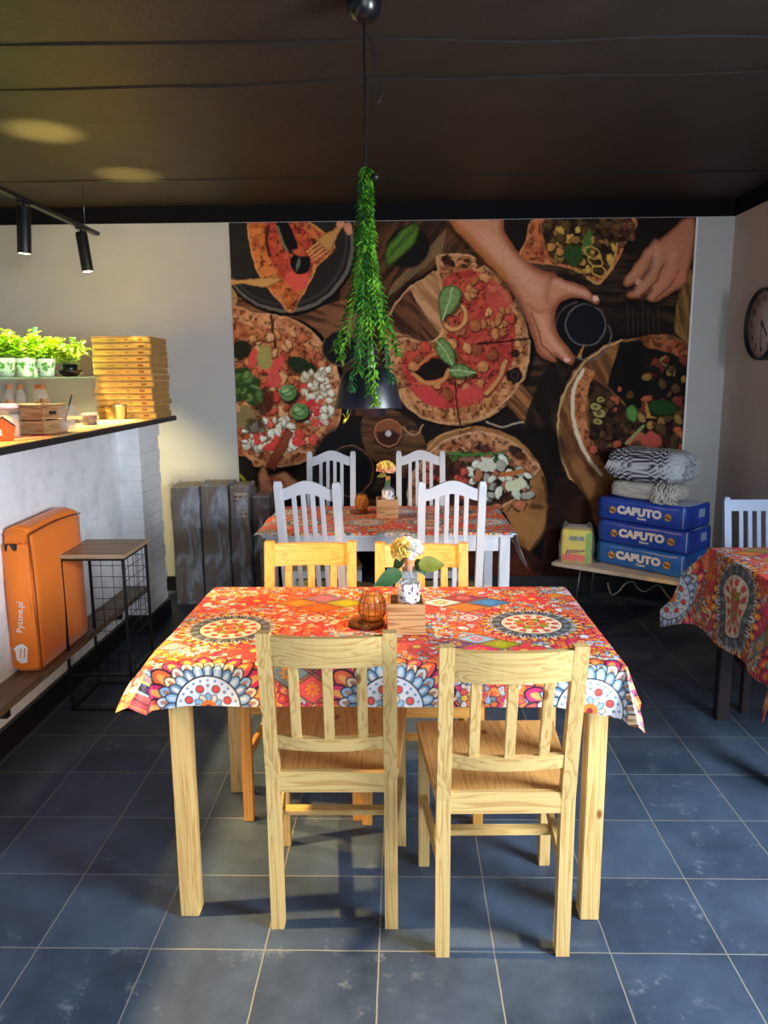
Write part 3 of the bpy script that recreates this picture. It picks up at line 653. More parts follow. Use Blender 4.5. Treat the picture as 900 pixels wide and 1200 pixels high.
            for i in range(12): a = i*PI/6; P.ell(cx+math.cos(a)*R*.46, cy+math.sin(a)*R*.46, R*.07, R*.07, MAR); P.ell(cx+math.cos(a)*R*.46, cy+math.sin(a)*R*.46, R*.05, R*.05, CORAL)
            for i in range(24): a = (i+.5)*PI/12; P.ell(cx+math.cos(a)*R*.54, cy+math.sin(a)*R*.54, R*.02, R*.02, BLU)
            petals(cx, cy, R*.26, 12, R*.2, R*.13, [ORG, CORAL, OLIV], 0); P.ell(cx, cy, R*.12, R*.12, MAR); P.ell(cx, cy, R*.08, R*.08, ORG)
    def diamond(cx, cy, a, b, col, inner):
        q = [(cx-a, cy), (cx, cy+b), (cx+a, cy), (cx, cy-b)]
        P.poly(q, NAV, smooth=False)
        for i in range(4):
            (x0, y0), (x1, y1) = q[i], q[(i+1) % 4]
            for t in range(1, 12): f = t/12; P.ell((x0+(x1-x0)*f)*.96+cx*.04, (y0+(y1-y0)*f)*.96+cy*.04, 1.6, 1.6, S(214, 150, 90))
        P.poly([(cx-a*.86, cy), (cx, cy+b*.86), (cx+a*.86, cy), (cx, cy-b*.86)], col, smooth=False)
        petals(cx, cy, b*.34, 8, b*.42, b*.22, [inner], 0, None, tuple(c*.7 for c in col)); P.ell(cx, cy, b*.14, b*.14, col)
    for cl in clusters:
        cx, cy, cols, sc = cl; a, b = 78*sc, 52*sc
        diamond(cx, cy+b*1.02, a, b, cols[0], S(220, 110, 120)); diamond(cx-a*1.02, cy, a, b, cols[1], S(240, 170, 60))
        diamond(cx+a*1.02, cy, a, b, cols[2], tuple(min(1, c*1.4) for c in cols[2])); diamond(cx, cy-b*1.02, a, b, cols[3], S(240, 130, 50))
        P.poly([(cx-a*.9, cy-b*3), (cx, cy-b*2.1), (cx+a*.9, cy-b*3), (cx, cy-b*3.9)], NAV, smooth=False)
        P.poly([(cx-a*.8, cy-b*3), (cx, cy-b*2.25), (cx+a*.8, cy-b*3), (cx, cy-b*3.75)], S(240, 200, 190), smooth=False)
        for r, c in ((.55, CORAL), (.42, WH), (.28, CORAL), (.14, WH)): P.ell(cx, cy-b*3, b*r*1.3, b*r, c)
    for mm in mandalas: mandala(*mm)
    return P.rgb

CLOTH_M = colattr('oilcloth_print', .42, bump=.04, spec=.35)
def cloth(name, label, rect, top, over, res, pattern, group, flare=None, base_rz=0, amp=.012):
    """rect x0,x1,y0,y1 of the table top; over: overhang left,right,front,back -- each a number or f(t)"""
    x0, x1, y0, y1 = rect
    f = [(o if callable(o) else (lambda t, o=o: o)) for o in over]
    nu = int((x1-x0+.15)/res); nv = int((y1-y0+.15)/res)
    # cloth coordinates: fractions mapped so that grid lines follow the hems
    a = np.linspace(0, 1, nu+1); b = np.linspace(0, 1, nv+1); A, B = np.meshgrid(a, b)
    L = f[0](B); Rr = f[1](B); Fr = f[2](A); Bk = f[3](A)
    U = (x0-L)+A*((x1+Rr)-(x0-L)); V = (y0-Fr)+B*((y1+Bk)-(y0-Fr))
    exl = np.maximum(x0-U, 0); exr = np.maximum(U-x1, 0); eyf = np.maximum(y0-V, 0); eyb = np.maximum(V-y1, 0)
    ex = exl+exr; ey = eyf+eyb; e = np.hypot(ex, ey)+1e-9
    corner = np.minimum(ex, ey)/(np.maximum(ex, ey)+1e-6)
    k = .10+.42*corner
    if flare: k = np.where((exl > 0) & (exl >= ey*.3), np.maximum(k, flare[0]), k); k = np.where((exr > 0) & (exr >= ey*.3), np.maximum(k, flare[1]), k)
    wave = np.sin(U*19+V*3)*np.sin(V*17+1.3)*amp + (fbm(U*8+3, V*8, 5, 2)-.5)*amp*1.6
    out = np.clip(k*e+.006*ss(0, .01, e)+wave*ss(0, .12, e), 0.004*ss(0, .004, e), None)
    out = np.minimum(out, e*.98)
    drop = np.sqrt(np.maximum(e*e-out*out, 0))
    sx = np.sign(exr-exl); sy = np.sign(eyb-eyf)
    X = np.clip(U, x0, x1)+sx*out*ex/e; Y = np.clip(V, y0, y1)+sy*out*ey/e
    Z = top-drop+.0015*(fbm(U*14, V*14, 8, 2)-.5)*ss(0, .02, np.minimum(np.minimum(U-x0, x1-U), np.minimum(V-y0, y1-V)))
    org = np.array([(x0+x1)/2, (y0+y1)/2, top])
    Pm = np.stack([X.ravel(), Y.ravel(), Z.ravel()], 1)-org
    rgb = pattern(U.ravel()*1000, V.ravel()*1000)
    o = grid_mesh(name, Pm, nu, nv, rgb, CLOTH_M); o.location = org; tag(o, label, 'tablecloth', group)
    return o
def c1(u, v):
    return cloth_pattern(u, v, [(-506, 2142, 150, 1), (386, 2185, 150, 1), (-500, 1738, 150, 0), (-30, 1738, 150, 0), (478, 1732, 150, 0)],
        [(-262, 2395, [S(150, 110, 150), ORG, OLIV, S(236, 100, 40)], 1.0), (205, 2400, [S(150, 60, 90), WH, BLU, S(220, 130, 60)], 1.0),
         (210, 2010, [LBL, S(120, 80, 120), OLIV, PINK], .8), (-690, 1990, [OLIV, OLIV, S(150, 150, 160), YEL], .7), (-230, 1830, [GRY, S(130, 150, 150), PINK, CORAL], .8), (560, 2480, [WH, ORG, LBL, CORAL], .6)],
        [(-400, 1960, 70), (-480, 2420, 60), (40, 1990, 60), (330, 1960, 60), (430, 2440, 60), (-60, 2560, 50)], 3)
def lerp_(a, b): return lambda t: a+(b-a)*t
TT1 = .742
cloth('tablecloth', 'bright mandala-print oilcloth on the nearest pine table', (-.645, .562, 1.848, 2.585), TT1+.004,
      (lambda t: .075-.055*t, lambda t: .075-.065*t, lambda t: .105+.045*np.maximum(0, t-.82)/.18+.02*np.maximum(0, .12-t)/.12, .004), .0022, c1, 'patterned tablecloths', flare=(.75, .45), amp=.006)
def c2(u, v):
    rg = []
    for i in range(5):
        for j in range(4): rg.append((-640+i*310+(j % 2)*150, 3480+j*300, 120, (i+j) % 2))
    return cloth_pattern(u, v, rg, [(-250, 3800, [YEL, ORG, YEL, CORAL], 1.), (130, 3790, [ORG, OLIV, YEL, WH], 1.), (380, 4150, [ORG, YEL, CORAL, WH], 1.)], [(-60, 3720, 80), (-480, 3800, 80), (350, 3720, 80), (250, 3960, 70)], 9, 2.)
cloth('tablecloth', 'orange-red patterned oilcloth on the white table before the mural', (-.665, .53, 3.512, 4.262), .746,
      (lambda t: .04+.0*t, lambda t: .10+.10*(1-t), .012, .03), .004, c2, 'patterned tablecloths', flare=(.8, .3), amp=.006)
def c3(u, v):
    return cloth_pattern(u, v, [(1150, 2880, 205, 1), (1110, 3400, 190, 0), (1100, 2420, 160, 0), (1560, 2900, 150, 1), (1990, 2980, 150, 0)],
        [(1500, 3080, [OLIV, ORG, OLIV, PINK], 1.), (1140, 2640, [PINK, GRY, PINK, OLIV], .8), (1250, 3160, [ORG, ORG, CORAL, CORAL], .6)], [(1200, 3120, 60), (1150, 2700, 70), (1350, 2700, 70)], 17, 2.)
cloth('tablecloth', 'mandala-print oilcloth hanging low off the dark-legged table at right', (1.315, 2.06, 2.45, 3.19), .746,
      (.345, .04, .27, .27), .0035, c3, 'patterned tablecloths', flare=(.10, .3), amp=.017)
# ------------------------------------------------------------------ room shell
CEIL = 2.56; XR = 2.13; XL = -3.4; YB = -1.6
def floor_mat():
    m = bpy.data.materials.new('slate_tiles'); m.use_nodes = True; nt = m.node_tree; N = nt.nodes; L = nt.links; b = N['Principled BSDF']
    tc = N.new('ShaderNodeTexCoord'); sp = N.new('ShaderNodeSeparateXYZ'); L.new(tc.outputs['Object'], sp.inputs[0])
    nz = N.new('ShaderNodeTexNoise'); nz.inputs['Scale'].default_value = 14; L.new(tc.outputs['Object'], nz.inputs['Vector'])
    def mth(op, a, b_=None, c=None):
        n = N.new('ShaderNodeMath'); n.operation = op
        for i, q in enumerate((a, b_, c)):
            if q is None: continue
            if isinstance(q, (int, float)): n.inputs[i].default_value = q
            else: L.new(q, n.inputs[i])
        return n.outputs[0]
    ds = []; ids = []
    for k, off in (('X', .0625), ('Y', -1.7515)):
        v = mth('ADD', sp.outputs[k], off); v = mth('ADD', v, mth('MULTIPLY', mth('SUBTRACT', nz.outputs['Fac'], .5), .003))
        v = mth('DIVIDE', v, .3); ids.append(mth('FLOOR', v)); fr = mth('FRACT', v)
        ds.append(mth('MINIMUM', fr, mth('SUBTRACT', 1, fr)))
    d = mth('MINIMUM', ds[0], ds[1])
    g = N.new('ShaderNodeMapRange'); g.inputs[1].default_value = .003; g.inputs[2].default_value = .0085; g.inputs[3].default_value = 1; g.inputs[4].default_value = 0
    L.new(d, g.inputs[0])
    cb = N.new('ShaderNodeCombineXYZ'); L.new(ids[0], cb.inputs[0]); L.new(ids[1], cb.inputs[1])
    wn = N.new('ShaderNodeTexWhiteNoise'); L.new(cb.outputs[0], wn.inputs['Vector'])
    n1 = N.new('ShaderNodeTexNoise'); n1.inputs['Scale'].default_value = 3.2; n1.inputs['Detail'].default_value = 8; n1.inputs['Roughness'].default_value = .65; L.new(tc.outputs['Object'], n1.inputs['Vector'])
    cr = N.new('ShaderNodeValToRGB'); cr.color_ramp.elements[0].position = .3; cr.color_ramp.elements[0].color = (*S(37, 49, 66), 1)
    cr.color_ramp.elements[1].position = .75; cr.color_ramp.elements[1].color = (*S(76, 94, 117), 1)
    L.new(mth('ADD', mth('MULTIPLY', n1.outputs['Fac'], .8), mth('MULTIPLY', wn.outputs['Value'], .18)), cr.inputs['Fac'])
    # scuffs
    n2 = N.new('ShaderNodeTexNoise'); n2.inputs['Scale'].default_value = 13; n2.inputs['Detail'].default_value = 5; n2.inputs['Roughness'].default_value = .7; L.new(tc.outputs['Object'], n2.inputs['Vector'])
    n3 = N.new('ShaderNodeTexNoise'); n3.inputs['Scale'].default_value = 2.2; L.new(tc.outputs['Object'], n3.inputs['Vector'])
    sc = N.new('ShaderNodeMapRange'); sc.inputs[1].default_value = .58; sc.inputs[2].default_value = .74; L.new(n2.outputs['Fac'], sc.inputs[0])
    sd = N.new('ShaderNodeMapRange'); sd.inputs[1].default_value = .47; sd.inputs[2].default_value = .60; L.new(n3.outputs['Fac'], sd.inputs[0])
    mx = N.new('ShaderNodeMixRGB'); mx.inputs[2].default_value = (*S(160, 168, 176), 1); L.new(cr.outputs[0], mx.inputs[1]); L.new(mth('MULTIPLY', mth('MULTIPLY', sc.outputs[0], sd.outputs[0]), .42), mx.inputs[0])
    gm = N.new('ShaderNodeMixRGB'); gm.inputs[2].default_value = (*S(128, 128, 120), 1); L.new(mx.outputs[0], gm.inputs[1]); L.new(g.outputs[0], gm.inputs[0])
    L.new(gm.outputs[0], b.inputs['Base Color'])
    rr = N.new('ShaderNodeMapRange'); rr.inputs[3].default_value = .36; rr.inputs[4].default_value = .6; L.new(n1.outputs['Fac'], rr.inputs[0]); L.new(rr.outputs[0], b.inputs['Roughness'])
    b.inputs['Specular IOR Level'].default_value = .35
    bp = N.new('ShaderNodeBump'); bp.inputs['Strength'].default_value = .35; bp.inputs['Distance'].default_value = .004
    hh = mth('SUBTRACT', mth('MULTIPLY', n2.outputs['Fac'], .25), g.outputs[0]); L.new(hh, bp.inputs['Height']); L.new(bp.outputs[0], b.inputs['Normal'])
    return m
M['floor'] = floor_mat()
M['ceil'] = mat('dark_ceiling', S(50, 45, 40), .55, noise=.15, nscale=5, bump=.25, bscale=40, spec=.3)
M['wall'] = mat('plaster_wall', S(186, 186, 184), .8, noise=.04, nscale=6, bump=.15, bscale=120)
M['wall_r'] = mat('plaster_wall_right', S(205, 190, 180), .85, noise=.05, nscale=6, bump=.15, bscale=120)
M['band'] = mat('black_band', S(16, 16, 20), .8, spec=.1)
M['base'] = mat('black_skirting', S(24, 24, 27), .45)
M['crack'] = mat('ceiling_seam', S(20, 18, 16), .8)
b = MB(); b.box(((XL+XR)/2, (YB+WALL_Y)/2, -.05), (XR-XL+.4, WALL_Y-YB+.4, .1)); struct(b.build('floor', 'floor'))
b = MB(); b.box(((XL+XR)/2, (YB+WALL_Y)/2, CEIL+.05), (XR-XL+.4, WALL_Y-YB+.4, .1)); ce = struct(b.build('ceiling', 'ceil'))
b = MB(); b.box(((XL+XR)/2, WALL_Y+.05, CEIL/2), (XR-XL+.4, .1, CEIL)); struct(b.build('wall_back', 'wall'))
b = MB(); b.box((XL-.05, (YB+WALL_Y)/2, CEIL/2), (.1, WALL_Y-YB, CEIL)); struct(b.build('wall_left', 'wall'))
# right wall with a window opening (out of frame, it lets the daylight in)
WY0, WY1, WZ0, WZ1 = .1, 1.45, .75, 2.25
b = MB()
b.box((XR+.05, (YB+WY0)/2, CEIL/2), (.1, WY0-YB, CEIL)); b.box((XR+.05, (WY1+WALL_Y)/2, CEIL/2), (.1, WALL_Y-WY1, CEIL))
b.box((XR+.05, (WY0+WY1)/2, WZ0/2), (.1, WY1-WY0, WZ0)); b.box((XR+.05, (WY0+WY1)/2, (WZ1+CEIL)/2), (.1, WY1-WY0, CEIL-WZ1)); struct(b.build('wall_right', 'wall_r'))
FX0, FX1, FZ0, FZ1 = -.2, 1.9, .3, 2.3
b = MB(); b.box(((XL+FX0)/2, YB-.05, CEIL/2), (FX0-XL, .1, CEIL)); b.box(((XR+FX1)/2, YB-.05, CEIL/2), (XR-FX1, .1, CEIL))
b.box(((FX0+FX1)/2, YB-.05, FZ0/2), (FX1-FX0, .1, FZ0)); b.box(((FX0+FX1)/2, YB-.05, (FZ1+CEIL)/2), (FX1-FX0, .1, CEIL-FZ1)); struct(b.build('wall_front', 'wall'))
def frame(name, c, w, h, axis):
    b = MB(); t = .05
    def bx(u, z, du, dz):
        p = (c[0]+u, c[1], c[2]+z) if axis == 'x' else (c[0], c[1]+u, c[2]+z); d = (du, t, dz) if axis == 'x' else (t, du, dz); b.box(p, d)
    bx(0, h/2-t/2, w, t); bx(0, -h/2+t/2, w, t); bx(-w/2+t/2, 0, t, h-2*t); bx(w/2-t/2, 0, t, h-2*t); bx(0, 0, t, h-2*t)
    struct(b.build(name, 'white_paint'))
frame('window_1', (XR+.06, (WY0+WY1)/2, (WZ0+WZ1)/2), WY1-WY0, WZ1-WZ0, 'y'); frame('window_2', ((FX0+FX1)/2, YB-.06, (FZ0+FZ1)/2), FX1-FX0, FZ1-FZ0, 'x')
b = MB(); b.box(((XL+XR)/2, WALL_Y-.006, (2.456+CEIL)/2), (XR-XL, .012, CEIL-2.456)); struct(b.build('trim_1', 'band'))
b = MB(); b.box((XR-.006, (YB+WALL_Y)/2-.01, (2.456+CEIL)/2), (.012, WALL_Y-YB-.02, CEIL-2.456)); struct(b.build('trim_2', 'band'))
b = MB(); b.box(((XL+XR)/2, WALL_Y-.011, .05), (XR-XL, .022, .10)); struct(b.build('baseboard_back', 'base'))
b = MB(); b.box((XR-.011, (YB+WALL_Y)/2-.015, .05), (.022, WALL_Y-YB-.03, .10)); struct(b.build('baseboard_right', 'base'))
# rough seams across the ceiling
b = MB()
for (p0, p1, y0) in (((0, 52), (900, 42), 0), ((0, 105), (900, 82), 0), ((0, 213), (900, 200), 0)):
    a0, a1 = at_z(*p0, CEIL), at_z(*p1, CEIL); pts = []
    for i in range(41):
        t = (i-6)/28; p = a0.lerp(a1, t); p.y += .035*(mnoise.noise(Vector((t*5, p0[1], 0)))); p.z = CEIL-.001; p.x = max(XL, min(XR, p.x)); pts.append(p)
    b.tube(pts, [.006+.004*mnoise.noise(Vector((i*.4, p0[1], 2))) for i in range(41)], 4)
o = b.build('trim_3', 'crack'); struct(o)

# ------------------------------------------------------------------ pine table and chairs
def make_table(name, label, rect, top, m, leg, m_apron=None, th=.02, inset=.02, apron=.07):
    x0, x1, y0, y1 = rect; cx, cy = (x0+x1)/2, (y0+y1)/2; mt = (lambda a: m+'_'+a) if m == 'pine' else (lambda a: m)
    t = thing(name, label, 'table', (cx, cy, 0)); w, d = x1-x0, y1-y0
    b = MB(); b.box((0, 0, top-th/2), (w, d, th), 0, .003); b.build('tabletop', mt('x'), t)
    lx, ly = w/2-inset-leg/2, d/2-inset-leg/2
    for sx in (-1, 1):
        for sy in (-1, 1): b = MB(); b.box((sx*lx, sy*ly, (top-th)/2), (leg, leg, top-th), 0, .003); b.build('leg', mt('z'), t)
    for sy in (-1, 1): b = MB(); b.box((0, sy*(ly+.005), top-th-apron/2), (2*lx-leg, .02, apron), 0, .001); b.build('apron', mt('x'), t)
    for sx in (-1, 1): b = MB(); b.box((sx*(lx+.005), 0, top-th-apron/2), (.02, 2*ly-leg, apron), 0, .001); b.build('apron', mt('y'), t)
    return t
make_table('dining_table', 'light pine dining table, nearest, under a mandala-print cloth', (-.64, .56, 1.85, 2.585), .742, 'pine', .052, inset=.022)

def pine_chair(label, group, mp='pine'):
    t = thing('dining_chair', label, 'chair', group=group)
    HB = .172; HF = .2; R = .0175
    def lean(z): return -.2+.017 if z < .44 else -.183-.075*((z-.44)/.42)**1.15
    for s in (-1, 1):   # rear posts run up into the back
        b = MB(); rings = []
        for z in (0, .2, .44, .52, .6, .7, .8, .865):
            x, y = s*(HB-R), lean(z); d = .0175 if z < .6 else .015
            rings.append([(x-R, y-d, z), (x+R, y-d, z), (x+R, y+d, z), (x-R, y+d, z)])
        b.loft(rings); b.build('leg', mp+'_z', t)
        b = MB(); b.box((s*(HF-.0165), .183, .2125), (.033, .033, .425), 0, .002); b.build('leg', mp+'_z', t)
        b = MB(); b.bar((s*(HB-R), -.166, .225), (s*(HF-.0165), .167, .225), .016, .034, .002); b.build('stretcher', mp+'_y', t)
        b = MB(); b.bar((s*(HB-R), -.166, .408), (s*(HF-.0165), .167, .408), .018, .05, .001); b.build('seat_rail', mp+'_y', t)
    b = MB(); b.bar((-.176, .01, .225), (.176, .01, .225), .016, .034, .002, up=(0, 1, 0)); b.build('stretcher', mp+'_x', t)
    b = MB(); b.box((0, -.19, .432), (.309, .02, .058), 0, .002); b.build('seat_rail', mp+'_x', t)
    b = MB(); b.box((0, .187, .405), (.334, .018, .045), 0, .002); b.build('seat_rail', mp+'_x', t)
    b = MB(); q = [(-.155, -.178), (.155, -.178), (.158, -.165), (.182, -.165), (.212, .205), (.205, .215), (-.205, .215), (-.212, .205), (-.182, -.165), (-.158, -.165)]
    b.prism([(x*.965, y) for x, y in q], .4345, .4535); b.build('seat', mp+'seat_y', t)
    def rail(z0, z1, bow, th, name):
        b = MB(); rings = []
        for i in range(13):
            x = -.154+.308*i/12; k = 1-(x/.154)**2
            y0, y1 = lean(z0)-bow*k, lean(z1)-bow*k; sg = .0
            rings.append([(x, y0-th, z0), (x, y0+th, z0), (x, y1+th, z1-sg*k), (x, y1-th, z1-sg*k)])
        b.loft(rings); b.build(name, mp+'_x', t)
    rail(.775, .856, .022, .0095, 'top_rail'); rail(.533, .57, .022, .0095, 'lower_rail')
    for x in (-.085, 0, .085):
        k = .022*(1-(x/.154)**2); b = MB(); b.bar((x, lean(.567)-k, .567), (x, lean(.778)-k, .778), .026, .012, .002, up=(0, 1, 0)); b.build('slat', mp+'_z', t)
    return t
GR = 'pine chairs at the nearest table'
pc = pine_chair('pine chair with its back to the viewer, nearest left, pushed in', GR)
pc.location = (-.1875, 2.03, 0); pc.rotation_euler[2] = math.radians(.6)
dup(pc, (.252, 1.935, 0), math.radians(1.3), 'pine chair with its back to the viewer, at the right, pulled slightly out')
hc = pine_chair('lamplit-tinted pine chair on the far side of the nearest table, left one', GR, 'warmlit'); hc.location = (-.338, 2.535, 0); hc.rotation_euler[2] = PI+math.radians(1)
dup(hc, (.069, 2.51, 0), PI-math.radians(1), 'lamplit-tinted pine chair on the far side of the nearest table, behind the flower bottle')

# ------------------------------------------------------------------ white table and chairs
make_table('dining_table', 'white painted dining table in front of the mural', (-.66, .525, 3.515, 4.26), .742, 'white_paint', .05, inset=.012)
def white_chair(label, group, m='white_paint', seat='olive_seat', arch=True, name='dining_chair'):
    t = thing(name, label, 'chair', group=group)
    H = .146; R = .016; top = 1.03 if arch else .89
    def lean(z): return -.195 if z < .44 else -.195-.10*((z-.44)/.55)**1.1
    for s in (-1, 1):
        b = MB(); rings = []
        for z in (0, .2, .44, .55, .7, .85, top-.02, top):
            x, y = s*(H-R), lean(z); k = .7 if z == top else 1
            rings.append([(x-R*k, y-R*k, z), (x+R*k, y-R*k, z), (x+R*k, y+R*k, z), (x-R*k, y+R*k, z)])
        b.loft(rings); b.build('leg', m, t)
        b = MB(); b.box((s*.182, .18, .21), (.034, .034, .42), 0, .002); b.build('leg', m, t)
        b = MB(); b.bar((s*(H-R), -.18, .2), (s*.182, .165, .2), .016, .03, .002); b.build('stretcher', m, t)
        b = MB(); b.bar((s*(H-R), -.18, .40), (s*.182, .165, .40), .018, .05, .001); b.build('seat_rail', m, t)
    b = MB(); b.bar((-.17, 0, .2), (.17, 0, .2), .016, .03, .002, up=(0, 1, 0)); b.build('stretcher', m, t)
    b = MB(); b.box((0, -.195, .40), (.275, .018, .05), 0, .001); b.build('seat_rail', m, t)
    b = MB(); b.box((0, .185, .40), (.33, .018, .045), 0, .001); b.build('seat_rail', m, t)
    b = MB(); q = []
    for i in range(9): a = PI*1.5+ (i/8-.5)*.9; q.append((math.cos(a)*.32, -.17+(.32+math.sin(a)*.32)*.5))
    q += [(.2, .16), (.19, .205), (.12, .222), (0, .226), (-.12, .222), (-.19, .205), (-.2, .16)]
    b.prism(q, .4265, .4495); b.build('seat', seat, t)
    b = MB(); rings = []
    for i in range(17):
        x = -(H-2*R)+2*(H-2*R)*i/16; k = math.cos(x/(H-2*R)*PI/2)**1.6 if arch else 0; kb = k
        zt, zb = top-.033+.038*k, top-.085+.032*kb
        if not arch: zt, zb = top-.012, top-.065
        rings.append([(x, lean(zb)-.008, zb), (x, lean(zb)+.008, zb), (x, lean(zt)+.008, zt), (x, lean(zt)-.008, zt)])
    b.loft(rings); b.build('top_rail', m, t)
    b = MB(); b.box((0, lean(.52), .52), (2*(H-2*R), .016, .035), 0, .002); b.build('lower_rail', m, t)
    for x in (-.063, -.021, .021, .063):
        k = math.cos(x/(H-2*R)*PI/2)**1.6 if arch else 0; zt = (top-.08+.032*k) if arch else top-.062
        b = MB(); b.bar((x, lean(.53), .53), (x, lean(zt), zt), .02, .011, .0015, up=(0, 1, 0)); b.build('slat', m, t)
    return t
GW = 'white slat-back chairs at the white table'
wc = white_chair('white slat-back chair, near left of the white table, turned slightly, back to the viewer', GW)
wc.location = (-.36, 3.53, 0); wc.rotation_euler[2] = math.radians(-9)
dup(wc, (.206, 3.52, 0), math.radians(2), 'white slat-back chair, near right of the white table, back to the viewer')
dup(wc, (-.42, 4.25, 0), PI, 'white slat-back chair on the far side of the white table, left, against the mural')
dup(wc, (.115, 4.25, 0), PI, 'white slat-back chair on the far side of the white table, beside the flower')

# ------------------------------------------------------------------ right-hand table and chair
make_table('dining_table', 'dark-legged dining table at the right edge under a long cloth', (1.335, 2.05, 2.47, 3.175), .742, 'dark_leg', .052, inset=.02)
gc = white_chair('blue-grey slat-back chair with black legs behind the right-hand table', None, 'grey_paint', 'olive_seat', False)
gc.location = (1.69, 3.37, 0); gc.rotation_euler[2] = PI
for ch in gc.children:
    if ch.name.startswith('stretcher'): ch.data = ch.data.copy(); ch.data.materials[0] = M['dark_leg']
    if ch.name.startswith('leg'):
        ch.data = ch.data.copy(); ch.data.materials.append(M['dark_leg'])
        for p in ch.data.polygons:
            if p.center.z < .44: p.material_index = 1

# ------------------------------------------------------------------ bar counter on the left
def brick_mat():
    m = bpy.data.materials.new('white_brick'); m.use_nodes = True; nt = m.node_tree; N = nt.nodes; L = nt.links; b = N['Principled BSDF']
    tc = N.new('ShaderNodeTexCoord'); sp = N.new('ShaderNodeSeparateXYZ'); cb = N.new('ShaderNodeCombineXYZ'); L.new(tc.outputs['Object'], sp.inputs[0])
    L.new(sp.outputs['Y'], cb.inputs[0]); L.new(sp.outputs['Z'], cb.inputs[1])
    br = N.new('ShaderNodeTexBrick'); br.inputs['Scale'].default_value = 1; br.inputs['Brick Width'].default_value = .24; br.inputs['Row Height'].default_value = .075
    br.inputs['Mortar Size'].default_value = .004; br.inputs['Mortar Smooth'].default_value = .6; L.new(cb.outputs[0], br.inputs['Vector'])
    n = N.new('ShaderNodeTexNoise'); n.inputs['Scale'].default_value = 9; n.inputs['Detail'].default_value = 8; L.new(tc.outputs['Object'], n.inputs['Vector'])
    r = N.new('ShaderNodeValToRGB'); r.color_ramp.elements[0].position = .28; r.color_ramp.elements[0].color = (*S(214, 217, 222), 1); r.color_ramp.elements[1].position = .5; r.color_ramp.elements[1].color = (*S(232, 234, 238), 1)
    L.new(n.outputs['Fac'], r.inputs['Fac']); L.new(r.outputs[0], b.inputs['Base Color']); b.inputs['Roughness'].default_value = .7
    ad = N.new('ShaderNodeMath'); ad.operation = 'MULTIPLY_ADD'; ad.inputs[1].default_value = -.5; L.new(br.outputs['Fac'], ad.inputs[0]); L.new(n.outputs['Fac'], ad.inputs[2])
    bp = N.new('ShaderNodeBump'); bp.inputs['Strength'].default_value = .45; bp.inputs['Distance'].default_value = .006; L.new(ad.outputs[0], bp.inputs['Height']); L.new(bp.outputs[0], b.inputs['Normal'])
    return m
M['brick'] = brick_mat()
CT = 1.245
root = thing('bar_counter', 'white painted brick bar counter along the left side with a black skirting', 'counter', (-1.66, 1.5, 0))
def loc(b, name, m, root, **k):
    o = b.build(name, m, root, **k); o.matrix_parent_inverse = Matrix.Identity(4)
    o.data.transform(Matrix.Translation(-root.location)); return o
b = MB(); b.box((-1.66, 1.38, (CT-.03)/2), (.12, 5.76, CT-.03)); loc(b, 'brick_front', 'brick', root)
b = MB()
k = 0; z = 0
while z < CT-.031:
    h = min(.075, CT-.03-z); e = (.016 if k % 2 else 0)+.006*mnoise.noise(Vector((k*1.7, 0, 0))); cor = max(0, (z-1.08))*.35
    b.box((-1.6, (4.26-.004*(k % 2)+4.60+e+cor)/2, z+h/2), (.246, 4.60+e+cor-4.26+.004*(k % 2), h-.003), 0, .002); z += .075; k += 1
b.box((-1.602, 4.43, (CT-.03)/2), (.236, .33, CT-.034)); loc(b, 'brick_pillar', 'brick', root)
b = MB(); b.box((-1.59, 1.38, .052), (.02, 5.76, .104)); b.box((-1.53, 4.25, .052), (.135, .02, .104)); b.box((-1.467, 4.43, .052), (.02, .35, .104)); loc(b, 'skirting', 'base', root)
b = MB(); b.box((-1.535, 1.5, .268), (.13, 5.5, .03), 0, .004); loc(b, 'foot_ledge', 'ledge_wood', root)
for y in (-.8, .4, 1.6, 2.7, 3.9): b = MB(); b.box((-1.55, y, .225), (.09, .03, .055), 0, .003); loc(b, 'ledge_bracket', 'base', root)
root = thing('countertop', 'dark-edged wooden bar countertop on the white brick counter', 'countertop', (-1.86, 1.6, CT))
b = MB(); b.box((-1.87, 1.59, CT-.0165), (.98, 6.18, .027), 0, .003); loc(b, 'edge_board', 'black_edge', root)
b = MB(); b.box((-1.87, 1.59, CT-.0025), (.966, 6.166, .005), 0, .001); loc(b, 'wood_surface', 'counter_oak', root)

# --- glass case with herbs on it
root = thing('glass_case', 'low clear glass display case standing on the bar counter', 'display case', (-1.9, 3.7, CT))
SH = 1.478
b = MB(); b.box((-1.92, 3.7, SH), (.42, 1.3, .008)); loc(b, 'top_shelf', 'glass_edge', root)
b = MB(); b.box((-1.714, 3.7, (CT+SH)/2), (.005, 1.3, SH-CT-.01)); loc(b, 'front_panel', 'thin_glass', root)
b = MB(); b.box((-1.92, 4.348, (CT+SH)/2), (.41, .005, SH-CT-.01)); loc(b, 'end_panel', 'thin_glass', root)
M['basil'] = mat('basil_leaf', S(158, 196, 34), .5, noise=.3, nscale=30)
M['basil_stem'] = mat('basil_stem', S(120, 150, 50), .6)
M['white_pot'] = mat('white_pot', S(226, 228, 222), .45)
M['green_print'] = mat('green_print', S(92, 150, 62), .5)
M['bowl'] = mat('dark_bowl', S(52, 34, 24), .25)
